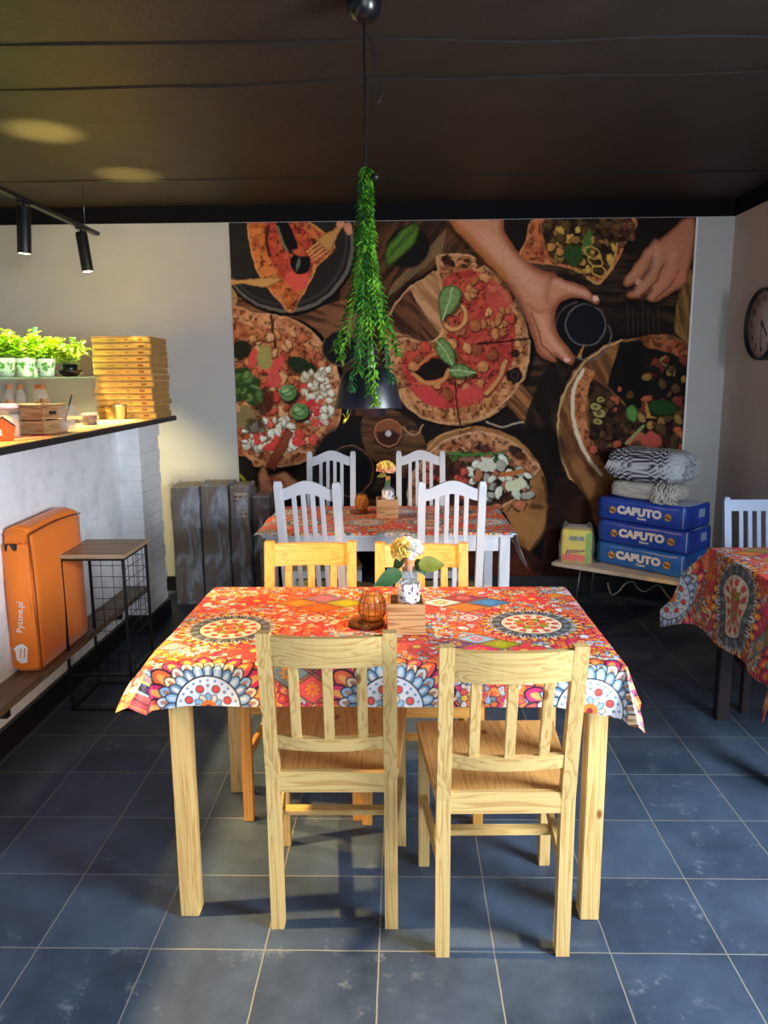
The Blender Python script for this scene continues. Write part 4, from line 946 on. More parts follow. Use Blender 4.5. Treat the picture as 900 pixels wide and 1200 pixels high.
def herb(label, p, pot, seed, spread=.1, n=150, h=.11):
    rnd = random.Random(seed); root = thing('potted_basil', label, 'plant', p, group='basil pots on the glass case')
    if pot == 'white':
        b = MB(); b.lathe([(0, 0), (.036, 0), (.038, .003), (.05, .085), (.053, .09), (.05, .094), (.046, .088), (.04, .07), (0, .07)]); b.build('pot', 'white_pot', root)
        b = MB()
        for a in (-2.2, -1.35, -.5):
            for k in range(7):
                c = a+rnd.uniform(-.22, .22); z = rnd.uniform(.02, .062); r = .0385+.0135*z/.085+.0012
                b.leaf((math.cos(c)*r, math.sin(c)*r, z), (-math.sin(c)*rnd.uniform(-1, 1), math.cos(c)*rnd.uniform(-1, 1), rnd.uniform(.2, 1)), .022, .012, (math.cos(c), math.sin(c), 0), 0)
        b.build('leaf_print', 'green_print', root); top = .075
    else:
        b = MB(); b.lathe([(0, 0), (.03, 0), (.035, .004), (.062, .022), (.07, .034), (.066, .034), (.055, .022), (0, .012)]); b.build('saucer', 'bowl', root)
        b = MB(); b.lathe([(0, .013), (.034, .013), (.044, .065), (.04, .065), (0, .06)]); b.build('pot', 'black_gloss', root); top = .06
    b = MB(); L = MB()
    for i in range(26):
        a = rnd.uniform(0, 6.28); r = rnd.uniform(.2, 1)**.7; tip = Vector((math.cos(a)*spread*r, math.sin(a)*spread*r, top+h*(1-.55*r*r)*rnd.uniform(.75, 1.1)))
        s0 = Vector((math.cos(a)*.025*r, math.sin(a)*.025*r, top-.01)); mid = s0.lerp(tip, .5)+Vector((0, 0, .015)); b.tube([s0, mid, tip], .0012, 4)
        for j in range(n//26):
            t = rnd.uniform(.2, 1.05); q = s0.lerp(tip, t)+Vector((0, 0, .012*math.sin(t*3))); aa = rnd.uniform(0, 6.28)
            L.leaf(q, (math.cos(aa), math.sin(aa), rnd.uniform(-.2, .7)), rnd.uniform(.028, .046), rnd.uniform(.02, .032), (0, 0, 1), rnd.uniform(.1, .4), 4, rnd.uniform(0, .4))
    b.build('stem', 'basil_stem', root); L.smooth = True; L.build('foliage', 'basil', root)
Z0 = SH+.004
herb('leafy basil in a printed white pot, left end of the glass case', tuple(at_y(6, 436, 3.75).xy)+(Z0,), 'white', 1, .12, 260, .15)
herb('leafy basil in a printed white pot, in front of the green bottle', tuple(at_y(30, 436, 3.85).xy)+(Z0,), 'white', 2, .12, 260, .15)
herb('leafy basil in a printed white pot, next to the brown saucer', tuple(at_y(54, 436, 3.95).xy)+(Z0,), 'white', 3, .12, 260, .14)
herb('bright basil in a black pot on a brown saucer, nearest the pizza boxes', tuple(at_y(82, 436, 4.1).xy)+(Z0,), 'bowl', 4, .14, 280, .15)
M['green_glass'] = mat('green_glass', S(150, 205, 180), .08, alpha=.75, spec=.8)
p = at_y(45, 436, 4.12); o = MB(); o.lathe([(0, 0), (.042, 0), (.045, .01), (.045, .10), (.04, .14), (.02, .20), (.0135, .225), (.0135, .25), (.016, .252), (.016, .262), (0, .262)]); o = o.build('bottle', 'green_glass'); o.location = (p.x, p.y, Z0); tag(o, 'pale green glass bottle rising behind the basil', 'bottle')

# --- pizza boxes
def box_mat():
    m = mat('pizza_box_card', S(222, 176, 84), .7, noise=.12, nscale=12)
    return m
M['card'] = box_mat(); M['card_side'] = mat('pizza_box_side', S(176, 134, 80), .8, noise=.2, nscale=25); M['print_red'] = mat('box_print', S(160, 92, 40), .7)
def mk_pizza_box():
    t = thing('pizza_box', '', 'box', group='stacked pizza boxes on the counter')
    b = MB(); b.box((0, 0, .0175), (.325, .325, .033), 0, .002); b.build('carton', 'card', t)
    b = MB(); b.box((0, -.165, .029), (.326, .003, .008)); b.box((.164, 0, .0175), (.003, .30, .028)); b.build('lid_flap', ['card_side'], t)
    for c_, d_ in (((.11, -.1632, .015), (.03, .002, .012)), ((.03, -.1632, .016), (.02, .002, .005)), ((-.06, -.1632, .014), (.05, .002, .003))): b = MB(); b.box(c_, d_); b.build('print', 'print_red', t)
    return t
pb = mk_pizza_box(); nb = 13
for i in range(nb):
    r = random.Random(i); loc_ = (-1.567+r.uniform(-.006, .006)-.004*i/nb, 4.49+r.uniform(-.006, .006), CT+.0005+i*.0352)
    lab = 'yellow cardboard pizza box, ' + ('bottom one of the stack on the counter' if i == 0 else 'top one of the stack on the counter' if i == nb-1 else '%s from the bottom of the stack on the counter' % ['', 'second', 'third', 'fourth', 'fifth', 'sixth', 'seventh', 'eighth', 'ninth', 'tenth', 'eleventh', 'twelfth'][i])
    if i == 0: pb.location = loc_; pb['label'] = lab; pb.rotation_euler[2] = .02
    else: dup(pb, loc_, r.uniform(-.03, .03), lab)

# --- wooden crate and small cork bottles
M['cork'] = mat('cork', S(190, 130, 80), .8, noise=.25, nscale=60)
M['oil'] = mat('oil', S(190, 130, 20), .15, alpha=.9)
p = at_z(34, 510, CT); root = thing('wooden_crate', 'small pale wooden crate on the counter with cork bottles on it', 'crate', (p.x-.03, p.y+.12, CT), math.radians(-8))
W, D, Hh = .20, .17, .118
b = MB(); b.box((0, 0, .004), (W-.02, D-.02, .008)); b.build('bottom', 'crate_x', root)
for s in (-1, 1):
    b = MB(); b.box((s*(W/2-.004), 0, .0285), (.008, D, .055), 0, .001); b.box((s*(W/2-.004), 0, .089), (.008, D, .054), 0, .001); b.box((s*(W/2-.0095), D/2-.012, Hh/2), (.003, .02, Hh-.002)); b.box((s*(W/2-.0095), -D/2+.012, Hh/2), (.003, .02, Hh-.002)); b.build('side_slat', 'crate_y', root)
    b = MB(); b.box((0, s*(D/2-.004), .0285), (W-.017, .008, .055), 0, .001); b.box((0, s*(D/2-.004), .089), (W-.017, .008, .054), 0, .001); b.build('end_slat', 'crate_x', root)
b = MB(); b.box((W/2+.0006, -.02, .088), (.001, .05, .014)); b.box((-.03, -D/2-.0006, .088), (.05, .001, .014)); b.build('hand_slot', 'black_edge', root)
b = MB(); b.box((0, 0, Hh+.002), (W, D, .006), 0, .001); b.build('lid', 'crate_x', root)
cr = root
def mini(label, p, filled):
    t = thing('cork_bottle', label, 'bottle', p, group='small cork bottles on the crate')
    b = MB(); b.lathe([(0, .001), (.018, .001), (.02, .004), (.02, .035), (.016, .046), (.009, .056), (.008, .068), (.0095, .07)]); b.build('bottle_glass', 'glass_item', t)
    if filled: b = MB(); b.lathe([(0, .003), (.0175, .003), (.0175, filled), (0, filled)]); b.build('oil', 'oil', t)
    b = MB(); b.lathe([(0, .062), (.008, .062), (.011, .07), (.012, .082), (0, .082)]); b.build('cork', 'cork', t); return t
for i, (px, lab, fl) in enumerate(((11, 'small cork-topped bottle with golden oil, leftmost on the crate', .02), (30, 'small cork-topped glass bottle, second on the crate, nearly empty', .006), (44, 'small cork-topped clear bottle standing behind the others on the crate', .01), (55, 'small bottle with an orange cork at the right end of the crate', .024))):
    q = at_y(px, 450, cr.location.y-.0+ (0, .03, .05, .06)[i]); lo = Matrix.Rotation(math.radians(8), 3, 'Z') @ (Vector((q.x, q.y, 0))-Vector((cr.location.x, cr.location.y, 0)))
    mini(lab, (max(min(q.x, cr.location.x+.08), cr.location.x-.09) if i else cr.location.x-.085, cr.location.y+(-.03, -.02, .045, .02)[i], CT+Hh+.0055), fl) if True else None
# --- glass mug, jars, cups
p = at_z(73, 507, CT); root = thing('glass_mug', 'clear glass mug with a dark stirrer on the counter', 'mug', (p.x, p.y+.04, CT))
b = MB(); b.lathe([(0, .002), (.036, .002), (.04, .006), (.046, .07), (.05, .115), (.047, .115), (.042, .07), (.036, .012), (0, .012)]); b.build('mug_body', 'glass_item', root)
b = MB(); b.tube([(.045+.03*math.sin(t*PI/8), 0, .095-.065*t/8) for t in range(9)], .005, 8); b.build('handle', 'glass_item', root)
b = MB(); b.lathe([(0, .013), (.036, .013), (.039, .045), (0, .045)]); b.build('drink', mat('pale_drink', S(226, 214, 190), .2, alpha=.55), root)
b = MB(); b.tube([(-.01, 0, .02), (.032, .01, .16)], .003, 6); b.build('stirrer', 'black_metal', root)
def jar(name, label, cat, px, py, prof, m, extra=None):
    p = at_z(px, py, CT); t = thing(name, label, cat, (p.x, p.y+.03, CT)); b = MB(); b.lathe(prof); b.build('jar_body', m, t)
    if extra: extra(t)
    return t
M['tea'] = mat('dark_tea', S(84, 30, 14), .15)
def tea_(t): b = MB(); b.lathe([(0, .004), (.033, .004), (.034, .05), (0, .05)]); b.build('contents', 'tea', t); b = MB(); b.tube([(-.037-.02*math.sin(i*PI/6), 0, .055-.04*i/6) for i in range(7)], .004, 6); b.build('handle', 'glass_item', t)
jar('glass_jar', 'short glass jar of dark brown liquid beside the metal cup', 'jar', 103, 499, [(0, .001), (.034, .001), (.037, .004), (.037, .06), (.035, .062), (.035, .005), (0, .005)], 'glass_item', tea_)
def jam_(t): b = MB(); b.lathe([(0, .006), (.04, .006), (.042, .09), (0, .09)]); b.build('contents', mat('sugar', S(214, 206, 170), .7), t); b = MB(); b.lathe([(.03, .118), (.044, .118), (.044, .135), (0, .135)]); b.build('lid', 'white_plain', t)
jar('glass_jar', 'large pale glass jar at the left edge behind the orange card', 'jar', 6, 514, [(0, .001), (.045, .001), (.05, .006), (.05, .095), (.04, .118), (.038, .12)], 'glass_item', jam_)
p = at_z(139, 492, CT); root = thing('metal_cup', 'small brushed metal cup near the end of the counter', 'cup', (p.x, p.y+.03, CT))
b = MB(); b.lathe([(0, .001), (.028, .001), (.03, .004), (.041, .078), (.043, .08), (.040, .08), (.028, .006), (0, .006)]); b.build('cup_body', mat('brushed_steel', S(190, 190, 190), .3, metal=1), root)
b = MB(); b.lathe([(.041, .076), (.0435, .08), (.0415, .083), (.039, .08)]); b.build('rim', 'chrome', root)
p = at_z(88, 503, CT)
o = MB(); o.box((0, 0, .001), (.22, .9, .0015), .1); o = o.build('paper_sheet', mat('brown_paper', S(214, 170, 110), .8, noise=.1)); o.location = (-1.53, 3.95, CT+.0004); tag(o, 'light brown paper sheet lying under the jars on the counter', 'paper')
o = MB(); q = [(math.cos(a*PI/14)*.12, math.sin(a*PI/14)*.17) for a in range(28)]; o.prism(q, .0005, .003); o = o.build('placemat', mat('red_placemat', S(214, 96, 72), .7)); o.location = (-1.52, 2.98, CT); tag(o, 'round salmon-red placemat on the counter at the left edge', 'placemat')
p = at_z(5, 517, CT+.003)
root = thing('table_card', 'orange five-sided card with a white letter standing on the placemat', 'sign', (p.x, p.y, CT+.0035), math.radians(20))
X = Matrix.Rotation(PI/2, 4, 'X')
b = MB(); b.prism([(-.04, 0), (.032, 0), (.042, .05), (0, .085), (-.04, .055)], -.004, .004, X); b.build('card_panel', mat('orange_card', S(236, 96, 30), .5), root)
b = MB(); b.prism([(-.04, .055), (0, .085), (.042, .05), (.042, .056), (0, .092), (-.04, .061)], -.005, .005, X); b.build('card_edge', 'black_edge', root)
text_obj('letter', 'a', .05, 'white_plain', root, Matrix.Translation((-.012, -.005, .036)) @ X)

# ------------------------------------------------------------------ orange delivery bag on the ledge
M['orange'] = mat('orange_nylon', S(240, 122, 20), .55, noise=.06, nscale=5, bump=.12, bscale=7, sheen=.2)
M['orange_dk'] = mat('bag_piping', S(120, 62, 30), .6)
ox, oy, oz = -1.545, 3.19, .285
root = thing('delivery_bag', 'bright orange insulated delivery bag leaning on the counter ledge', 'bag', (ox, oy, oz))
b = MB(); t = bmesh.new(); bmesh.ops.create_cube(t, size=1); bmesh.ops.subdivide_edges(t, edges=list(t.edges), cuts=9, use_grid_fill=True)
for v in t.verts:
    x, y, z = v.co; f = 1-(2*y)**6*.02
    X_ = x*.112; Y_ = y*.5; Z_ = (z+.5)*.585
    if z > .35: Z_ += .03*(1-(2*x)**2)*.8+.012*(y+.5)
    X_ += .010*(1-(2*y)**2)*(1-(2*z)**2)*(1 if x > 0 else 0); Y_ += -.012*math.sin(z*7+x*20)*(1 if y < -.4 else 0)*(1-abs(2*z))
    Z_ -= .02*(1 if (y > .35 and z > .4) else 0)*(y-.35)/.15
    v.co = (X_, Y_, Z_)
bmesh.ops.bevel(t, geom=[e for e in t.edges if len(e.link_faces) == 2 and e.calc_face_angle(0) > .9], offset=.012, segments=3, affect='EDGES')
b.smooth = True; b._merge(t, None); b.build('bag_body', 'orange', root)
b = MB(); xf = .0595
for pts in ([(xf, -.245, .01), (xf+.004, -.248, .2), (xf+.002, -.247, .4), (xf-.004, -.245, .575)], [(xf, -.245, .577), (xf-.002, 0, .588), (xf, .24, .577)]): b.tube(spline(pts, 6, False), .0032, 6)
b.build('piping', 'orange_dk', root)
b = MB()   # side flap standing off the near end
rings = []
for i in range(9):
    z = .02+.52*i/8; o_ = .014+.018*math.sin(i/8*PI)
    rings.append([(-.054, -.252-o_*.2, z), (-.02, -.256-o_, z), (.02, -.254-o_*.6, z), (.052, -.251, z)])
b.smooth = True; b.loft(rings, False, False); b.build('side_flap', 'orange', root)
b = MB(); b.box((-.012, -.262, .528), (.05, .014, .03), 0, .003); b.build('flap_gap_shade', 'black_edge', root)  # dark block painted as shade in the flap's open gap
b = MB(); b.box((-.075+.0, -.262, .13), (.05, .004, .03), 0, .001); b.build('strap', 'orange', root)
Xf = basis((0, 0, 0), (1, 0, 0), (0, 0, 1))
b = MB(); T = Matrix.Translation((.002, -.279, .10)) @ Xf @ Matrix.Rotation(-.12, 4, 'Z')
b.prism([(-.028, .0), (-.02, -.04), (.0, -.052), (.022, -.045), (.022, .018), (.0, .032), (-.022, .022), (-.036, .005)], -.001, .001, T); b.build('house_emblem', 'white_plain', root)
b = MB()
for dx in (-.004, .0, .004): b.box((0, 0, 0), (.0016, .012, .0016), 0, 0, T @ Matrix.Translation((dx-.006, .006, .001)))
b.box((0, 0, 0), (.0045, .03, .0016), 0, 0, T @ Matrix.Translation((-.006, -.014, .001))); b.box((0, 0, 0), (.004, .03, .0016), 0, 0, T @ Matrix.Translation((.010, -.014, .001)))
b.prism([(.006, .0), (.013, .0), (.014, .014), (.010, .018)], .0008, .0018, T); b.build('cutlery_emblem', 'orange', root)
text_obj('lettering', 'Pyszne.pl', .036, 'white_plain', root, Matrix.Translation((.008, -.2815, .245)) @ Xf @ Matrix.Rotation(PI/2-.1, 4, 'Z'), extrude=.0006)

# ------------------------------------------------------------------ wire bar stool
sx0, sx1, sy0, sy1, sz = -1.49, -1.205, 3.185, 3.495, .705
root = thing('bar_stool', 'black wire-frame bar stool with a square wooden seat beside the counter', 'stool', ((sx0+sx1)/2, (sy0+sy1)/2, 0))
w, d = (sx1-sx0)/2, (sy1-sy0)/2; r = .0055
b = MB(); b.box((0, 0, sz+.009), (2*w+.012, 2*d+.012, .018), 0, .002); b.build('seat', 'stool_wood', root)
for sx in (-1, 1):
    for sy in (-1, 1): b = MB(); b.bar((sx*(w-r), sy*(d-r), 0), (sx*(w-r), sy*(d-r), sz), 2*r); b.build('leg', 'black_metal', root)
for z in (r, sz-r):
    b = MB()
    for s in (-1, 1): b.bar((-w, s*(d-r), z), (w, s*(d-r), z), 2*r); b.bar((s*(w-r), -d, z), (s*(w-r), d, z), 2*r)
    b.build('frame', 'black_metal', root)
b = MB(); b.bar((-w, -d+r, .17), (w, -d+r, .17), 2*r); b.bar((w-r, -d, .17), (w-r, d, .17), 2*r); b.bar((-w+r, -d, .17), (-w+r, d, .17), 2*r); b.build('footrest', 'black_metal', root)
b = MB(); q = .0016
for i in range(1, 5): x = -w+2*w*i/5; b.tube([(x, d-r, .01), (x, d-r, sz)], q, 5)
for i in range(1, 13): z = sz*i/13; b.tube([(-w, d-r, z), (w, d-r, z)], q, 5)
b.build('wire_grid', 'black_metal', root)
b = MB()
for i in range(1, 5): y = -d+2*d*i/5; b.tube([(w-r, y, .17), (w-r, y, sz)], q, 5)
for i in range(4, 13): z = sz*i/13; b.tube([(w-r, -d, z), (w-r, d, z)], q, 5)
b.build('wire_grid', 'black_metal', root)

# ------------------------------------------------------------------ boxes in plastic wrap by the back wall
M['carton'] = mat('grey_carton', S(132, 112, 94), .75, noise=.25, nscale=7)
M['carton_top'] = mat('carton_top', S(196, 180, 150), .7, noise=.1)
def film_mat():
    m = bpy.data.materials.new('plastic_film'); m.use_nodes = True; nt = m.node_tree; N = nt.nodes; L = nt.links; b = N['Principled BSDF']
    b.inputs['Base Color'].default_value = (*S(190, 196, 208), 1); b.inputs['Roughness'].default_value = .16; b.inputs['Specular IOR Level'].default_value = 1
    tc = N.new('ShaderNodeTexCoord'); mp = N.new('ShaderNodeMapping'); mp.inputs['Scale'].default_value = (9, 9, 2.6); mp.inputs['Rotation'].default_value = (0, .25, 0); L.new(tc.outputs['Object'], mp.inputs[0])
    n = N.new('ShaderNodeTexNoise'); n.inputs['Scale'].default_value = 1.5; n.inputs['Detail'].default_value = 7; n.inputs['Distortion'].default_value = 1.2; L.new(mp.outputs[0], n.inputs['Vector'])
    r = N.new('ShaderNodeValToRGB'); e = r.color_ramp.elements; e[0].position = .42; e[0].color = (.12, .12, .12, 1); e[1].position = .62; e[1].color = (.75, .75, .75, 1); L.new(n.outputs['Fac'], r.inputs['Fac']); L.new(r.outputs[0], b.inputs['Alpha'])  # opacity streaks paint whitish highlights into the film
    bp = N.new('ShaderNodeBump'); bp.inputs['Strength'].default_value = .9; bp.inputs['Distance'].default_value = .02; L.new(n.outputs['Fac'], bp.inputs['Height']); L.new(bp.outputs[0], b.inputs['Normal'])
    return m
M['film'] = film_mat()
def wrapped(label, x0, x1, y0, y1, h, m='carton', seed=0, panel=False):
    cx, cy = (x0+x1)/2, (y0+y1)/2; t = thing('wrapped_box', label, 'box', (cx, cy, 0), group='boxes in plastic wrap'); w, d = x1-x0, y1-y0
    b = MB(); b.box((0, 0, h/2), (w-.012, d-.012, h), 0, .004); b.build('carton', m, t)
    b = MB(); b.box((0, 0, h+.001), (w-.014, d-.014, .002)); b.build('top_flap', 'carton_top', t)
    if panel:
        b = MB(); b.box((w*.12, -d/2+.004, h-.115), (w*.62, .003, .16)); b.build('printed_panel', 'carton_top', t)
        b = MB()
        rr = random.Random(4)
        for i in range(5):
            for j in range(3):
                b.box((w*.12-.03+j*.03+rr.uniform(-.004, .004), -d/2+.0018, h-.06-i*.028), (.02, .002, .018), 0, 0, Matrix.Identity(4))
        b.build('print', mat('maroon_print', S(110, 50, 46), .6), t)
    # crumpled film round three sides and top
    nu, nv = 46, 60; U, V = np.meshgrid(np.linspace(0, 1, nu+1), np.linspace(0, 1, nv+1))
    per = d*.9+w+d*.9; s = U*per
    X_ = np.where(s < d*.9, -w/2, np.where(s < d*.9+w, -w/2+(s-d*.9), w/2)); Y_ = np.where(s < d*.9, d/2-s-.02, np.where(s < d*.9+w, -d/2, -d/2+(s-d*.9-w)))
    nz = (fbm(U*9+seed, V*4+U*3, seed, 4)-.5)*.022; nxs = np.where(s < d*.9, -1, np.where(s < d*.9+w, 0, 1)); nys = np.where((s >= d*.9) & (s < d*.9+w), -1, 0)
    Pm = np.stack([(X_+nxs*np.clip(nz, -.002, .01)).ravel(), (Y_+nys*(np.clip(nz, -.004, .02)+.002)).ravel(), (.004+V*(h+.012)+.008*np.sin(U*21+seed)*V).ravel()], 1)
    f = grid_mesh('plastic_wrap', Pm, nu, nv, None, M['film'], t)
wrapped('tall plastic-wrapped carton standing next to the counter pillar', -1.485, -1.30, 4.79, 5.10, .775, seed=1)
wrapped('tall plastic-wrapped carton, middle one by the back wall', -1.295, -1.115, 4.80, 5.11, .785, seed=5)
wrapped('plastic-wrapped carton with a printed maroon panel by the mural', -1.11, -.985, 4.81, 5.10, .775, seed=9, panel=True)
wrapped('narrow brown plastic-wrapped package against the mural edge', -.978, -.86, 4.88, 5.11, .70, mat('brown_pack', S(96, 66, 52), .7, noise=.4, nscale=9), seed=13)

# ------------------------------------------------------------------ ceiling pendant with garland
LX, LY = -.103, 2.4
root = thing('pendant_lamp', 'black pendant lamp with a wide metal shade over the nearest table', 'lamp', (LX, LY, CEIL))
b = MB(); b.lathe([(0, -.085), (.012, -.085), (.03, -.078), (.045, -.06), (.051, -.035), (.051, 0)]); b.build('ceiling_rose', 'black_gloss', root)
b = MB(); b.tube([(0, 0, -.08), (.001, 0, -.5), (0, 0, -.93)], .0032, 6); b.build('cord', 'black_metal', root)
b = MB(); pts = spline([(.004, 0, -.118), (.018, 0, -.13), (.028, 0, -.17), (.036, 0, -.22), (.048, 0, -.26), (.045, 0, -.29), (.034, 0, -.295), (.018, 0, -.26), (.004, 0, -.225)], 6, False); b.tube(pts, .0024, 6); b.build('cord_loop', 'black_metal', root)
zb = 1.378-CEIL
b = MB(); b.lathe([(0, zb+.215), (.012, zb+.215), (.022, zb+.205), (.029, zb+.18), (.031, zb+.12), (.031, zb+.118)]); b.build('lamp_cap', 'black_shade', root)
b = MB(); b.lathe([(.03, zb+.125), (.055, zb+.12), (.078, zb+.105), (.086, zb+.09), (.105, zb+.004), (.105, zb), (.102, zb), (.083, zb+.088), (.075, zb+.102), (.03, zb+.118)], n=48); b.build('lamp_shade', 'black_shade', root)
b = MB(); b.lathe([(.056, zb+.06), (.058, zb-.022), (.055, zb-.022), (.053, zb+.06)], n=36); b.build('inner_ring', 'black_shade', root)
b = MB(); b.lathe([(0, zb+.032), (.02, zb+.036), (.026, zb+.055), (.02, zb+.075), (.012, zb+.1), (0, zb+.1)]); b.build('bulb', mat('bulb_glass', S(255, 240, 210), .3, emit=(1, .75, .4), estr=.6), root)
M['vine'] = mat('vine_leaf', S(116, 178, 48), .5, noise=.45, nscale=25)
M['vine_dk'] = mat('vine_leaf_dark', S(44, 104, 56), .5, noise=.4, nscale=25)
M['vine_mid'] = mat('vine_leaf_mid', S(70, 132, 42), .5, noise=.45, nscale=25)
M['vine_y'] = mat('vine_leaf_yellow', S(230, 210, 30), .5)
root = thing('leafy_garland', 'green artificial leafy garland hanging down over the pendant lamp', 'garland', (LX, LY, 2.09))
rnd = random.Random(3)
b = MB(); b.blob((.028, -.01, -.035), (.012, .012, .01), 1); b.lathe([(.006, -.05), (.011, -.048), (.011, -.028), (.006, -.026)]); b.build('clip', 'black_metal', root)
ends = [(-.075, -.07, -.56, 0), (-.10, .02, -.53, 0), (-.045, -.11, -.65, 1), (-.02, -.115, -.60, 0), (.03, -.13, -.69, 0), (.01, -.12, -.66, 0), (.075, -.105, -.625, 1), (.095, -.05, -.55, 0), (.05, -.06, -.50, 0), (.03, .06, -.45, 0), (-.03, .06, -.5, 0), (.0, -.06, -.40, 1), (-.015, -.05, -.35, 0), (.02, -.05, -.44, 1), (.035, -.03, -.38, 0), (-.03, -.02, -.42, 1), (.055, -.09, -.52, 0)]
for k, (ex, ey, ez, dk) in enumerate(ends):
    w_ = rnd.uniform(.3, .5); p0 = Vector((rnd.uniform(-.006, .006), rnd.uniform(-.006, .006), -.005))
    a1 = Vector((ex*.16+rnd.uniform(-.012, .012), ey*.2-.004, ez*.35)); a2 = Vector((ex*.45, ey*.6-.008, ez*.68)); a3 = Vector((ex, ey, ez))
    pts = spline([p0, a1, a2, a3], 12, False); b = MB(); b.tube(pts, .0016, 4)
    for i, q in enumerate(pts):
        q = Vector(q); t_ = (Vector(pts[min(i+1, len(pts)-1)])-Vector(pts[max(i-1, 0)])).normalized()
        for j in range(3):
            a = i*2.4+j*2.1+rnd.uniform(-.4, .4); rad = t_.orthogonal().normalized(); rad.rotate(Matrix.Rotation(a, 3, t_))
            dd = (t_*rnd.uniform(.6, 1.1)+rad*rnd.uniform(.7, 1.1)); b.leaf(q, dd, rnd.uniform(.020, .033), .0125, rad, .2, 3)
    b.build('strand', 'vine_dk' if dk else ('vine', 'vine_mid')[k % 2], root)  # dark strands carry painted shade, yellow-green ones painted highlights
b = MB()
for i in range(6): a = i*1.1; b.leaf((.0, -.05, 0), (math.cos(a)*.5, math.sin(a)*.5, rnd.uniform(-1, .9)), .024, .010, (1, .3, 0), .2, 3)
o = b.build('yellow_sprig', 'vine_y', root); o.location = (-.062, -.05, -.742)
b = MB(); b.tube([(-.062, -.1, -.74), (-.05, -.05, -.66), (-.04, -.04, -.58)], .0012, 4); b.build('sprig_stem', 'vine', root)

# ------------------------------------------------------------------ track lights
root = thing('track_light', 'black ceiling track with two cylinder spotlights above the counter', 'track light', (-1.8, 3.0, 2.315))
b = MB(); b.box((0, -.1, 0), (.034, 3.6, .02), 0, .002); b.build('track', 'black_metal', root)
b = MB()
for y in (1.53, -.2): b.tube([(0, y, .01), (0, y, CEIL-2.315)], .0012, 5)
b.build('suspension_wire', 'chrome', root)
M['lens'] = mat('lamp_lens', S(255, 240, 210), .4, emit=(1, .86, .6), estr=14)
SPOTS = [(.80, 4), (1.46, -6)]
for y, tl in SPOTS:
    X = Matrix.Translation((0, y, -.02)) @ Matrix.Rotation(math.radians(tl), 4, 'Y')
    b = MB(); b.lathe([(.0, -.225), (.027, -.225), (.031, -.228), (.032, -.22), (.032, -.02), (.028, -.012), (0, -.012)], mtx=X); sp_ = b.build('spotlight', 'black_metal', root)
    b = MB(); b.box((0, y, -.012), (.03, .09, .016), 0, .002); b.tube([(0, y, -.02), (0, y, -.04)], .006, 8); b.build('adapter', 'black_metal', sp_)
    b = MB(); b.lathe([(0, -.2265), (.026, -.2265), (.026, -.2255), (0, -.2255)], mtx=X); b.build('lens', 'lens', sp_)

# ------------------------------------------------------------------ wall clock
cl = at_x(891, 380, XR-.05); R_ = .205
root = thing('wall_clock', 'round wall clock with black rim and white face on the right wall', 'clock', (XR-.001, cl.y, cl.z))
Xc = basis((0, 0, 0), (0, -1, 0), (0, 0, 1))
b = MB(); b.lathe([(0, 0), (R_, 0), (R_, .05), (R_-.004, .056), (R_-.014, .056), (R_-.014, .03), (0, .03)], n=64, mtx=Xc); b.build('rim', 'black_edge', root)
b = MB(); b.lathe([(0, .031), (R_-.014, .031), (R_-.014, .033), (0, .033)], n=64, mtx=Xc); b.build('dial', mat('dial_white', S(222, 206, 204), .5), root)
for i in range(12):
    a = PI/2-(i+1)*PI/6; text_obj('numeral', str(i+1), .045, 'black_edge', root, Xc @ Matrix.Translation((math.cos(a)*R_*.70, math.sin(a)*R_*.70, .034)), .0005, .0006)
b = MB()
for i in range(12): a = i*PI/6; b.box((0, 0, 0), (.009, .005, .001), 0, 0, Xc @ Matrix.Rotation(a, 4, 'Z') @ Matrix.Translation((R_*.86, 0, .034)))
b.build('hour_mark', 'black_edge', root)
for nm, a, Lh, wd in (('hour_hand', -PI/6*4.5+PI/2, .095, .009), ('minute_hand', -PI/2, .14, .006)):
    b = MB(); b.box((0, 0, 0), (Lh+.03, wd, .0015), 0, 0, Xc @ Matrix.Rotation(a, 4, 'Z') @ Matrix.Translation((Lh/2-.015, 0, .038 if nm[0] == 'h' else .041))); b.build(nm, 'black_edge', root)
b = MB(); b.lathe([(0, .036), (.009, .036), (.009, .044), (0, .044)], mtx=Xc, n=16); b.build('hub', 'black_edge', root)

# ------------------------------------------------------------------ low bench with flour sacks
M['bench_top'] = mat('bench_top', S(206, 200, 184), .5, noise=.15, nscale=14)
M['thin_leg'] = mat('grey_steel', S(110, 112, 118), .4, metal=.6)
B0 = Vector((.985, 4.90, 0)); bd = Vector((.797, -.604, 0)).normalized(); bn = Vector((.604, .797, 0)).normalized(); BT = .258
byaw = math.atan2(bd.y, bd.x)
root = thing('low_bench', 'low pale-topped bench with thin steel legs under the flour sacks', 'bench', B0+bd*.5+bn*.145, byaw)
b = MB(); b.box((0, 0, BT-.012), (1.0, .29, .024), 0, .003); b.build('bench_top', 'bench_top', root)
for sx in (-1, 1):
    for sy in (-1, 1): b = MB(); b.tube([(sx*.31, sy*.11, BT-.024), (sx*.33, sy*.125, 0)], .006, 8); b.build('leg', 'thin_leg', root)
b = MB(); b.box((0, 0, BT-.03), (.72, .2, .012)); b.build('frame', 'thin_leg', root)
M['sack'] = mat('blue_sack', S(38, 78, 190), .32, noise=.18, nscale=5, bump=.35, bscale=9, spec=.6)
M['sack2'] = mat('blue_sack_light', S(40, 110, 200), .32, noise=.18, nscale=5, bump=.35, bscale=9, spec=.6)
M['gold'] = mat('gold_emblem', S(206, 160, 90), .5, noise=.3, nscale=80)
F0, F1 = Vector((1.271, 4.90, 0)), Vector((1.682, 4.457, 0)); fd = (F1-F0).normalized(); fn = Vector((-fd.y, fd.x, 0)); fyaw = math.atan2(fd.y, fd.x)
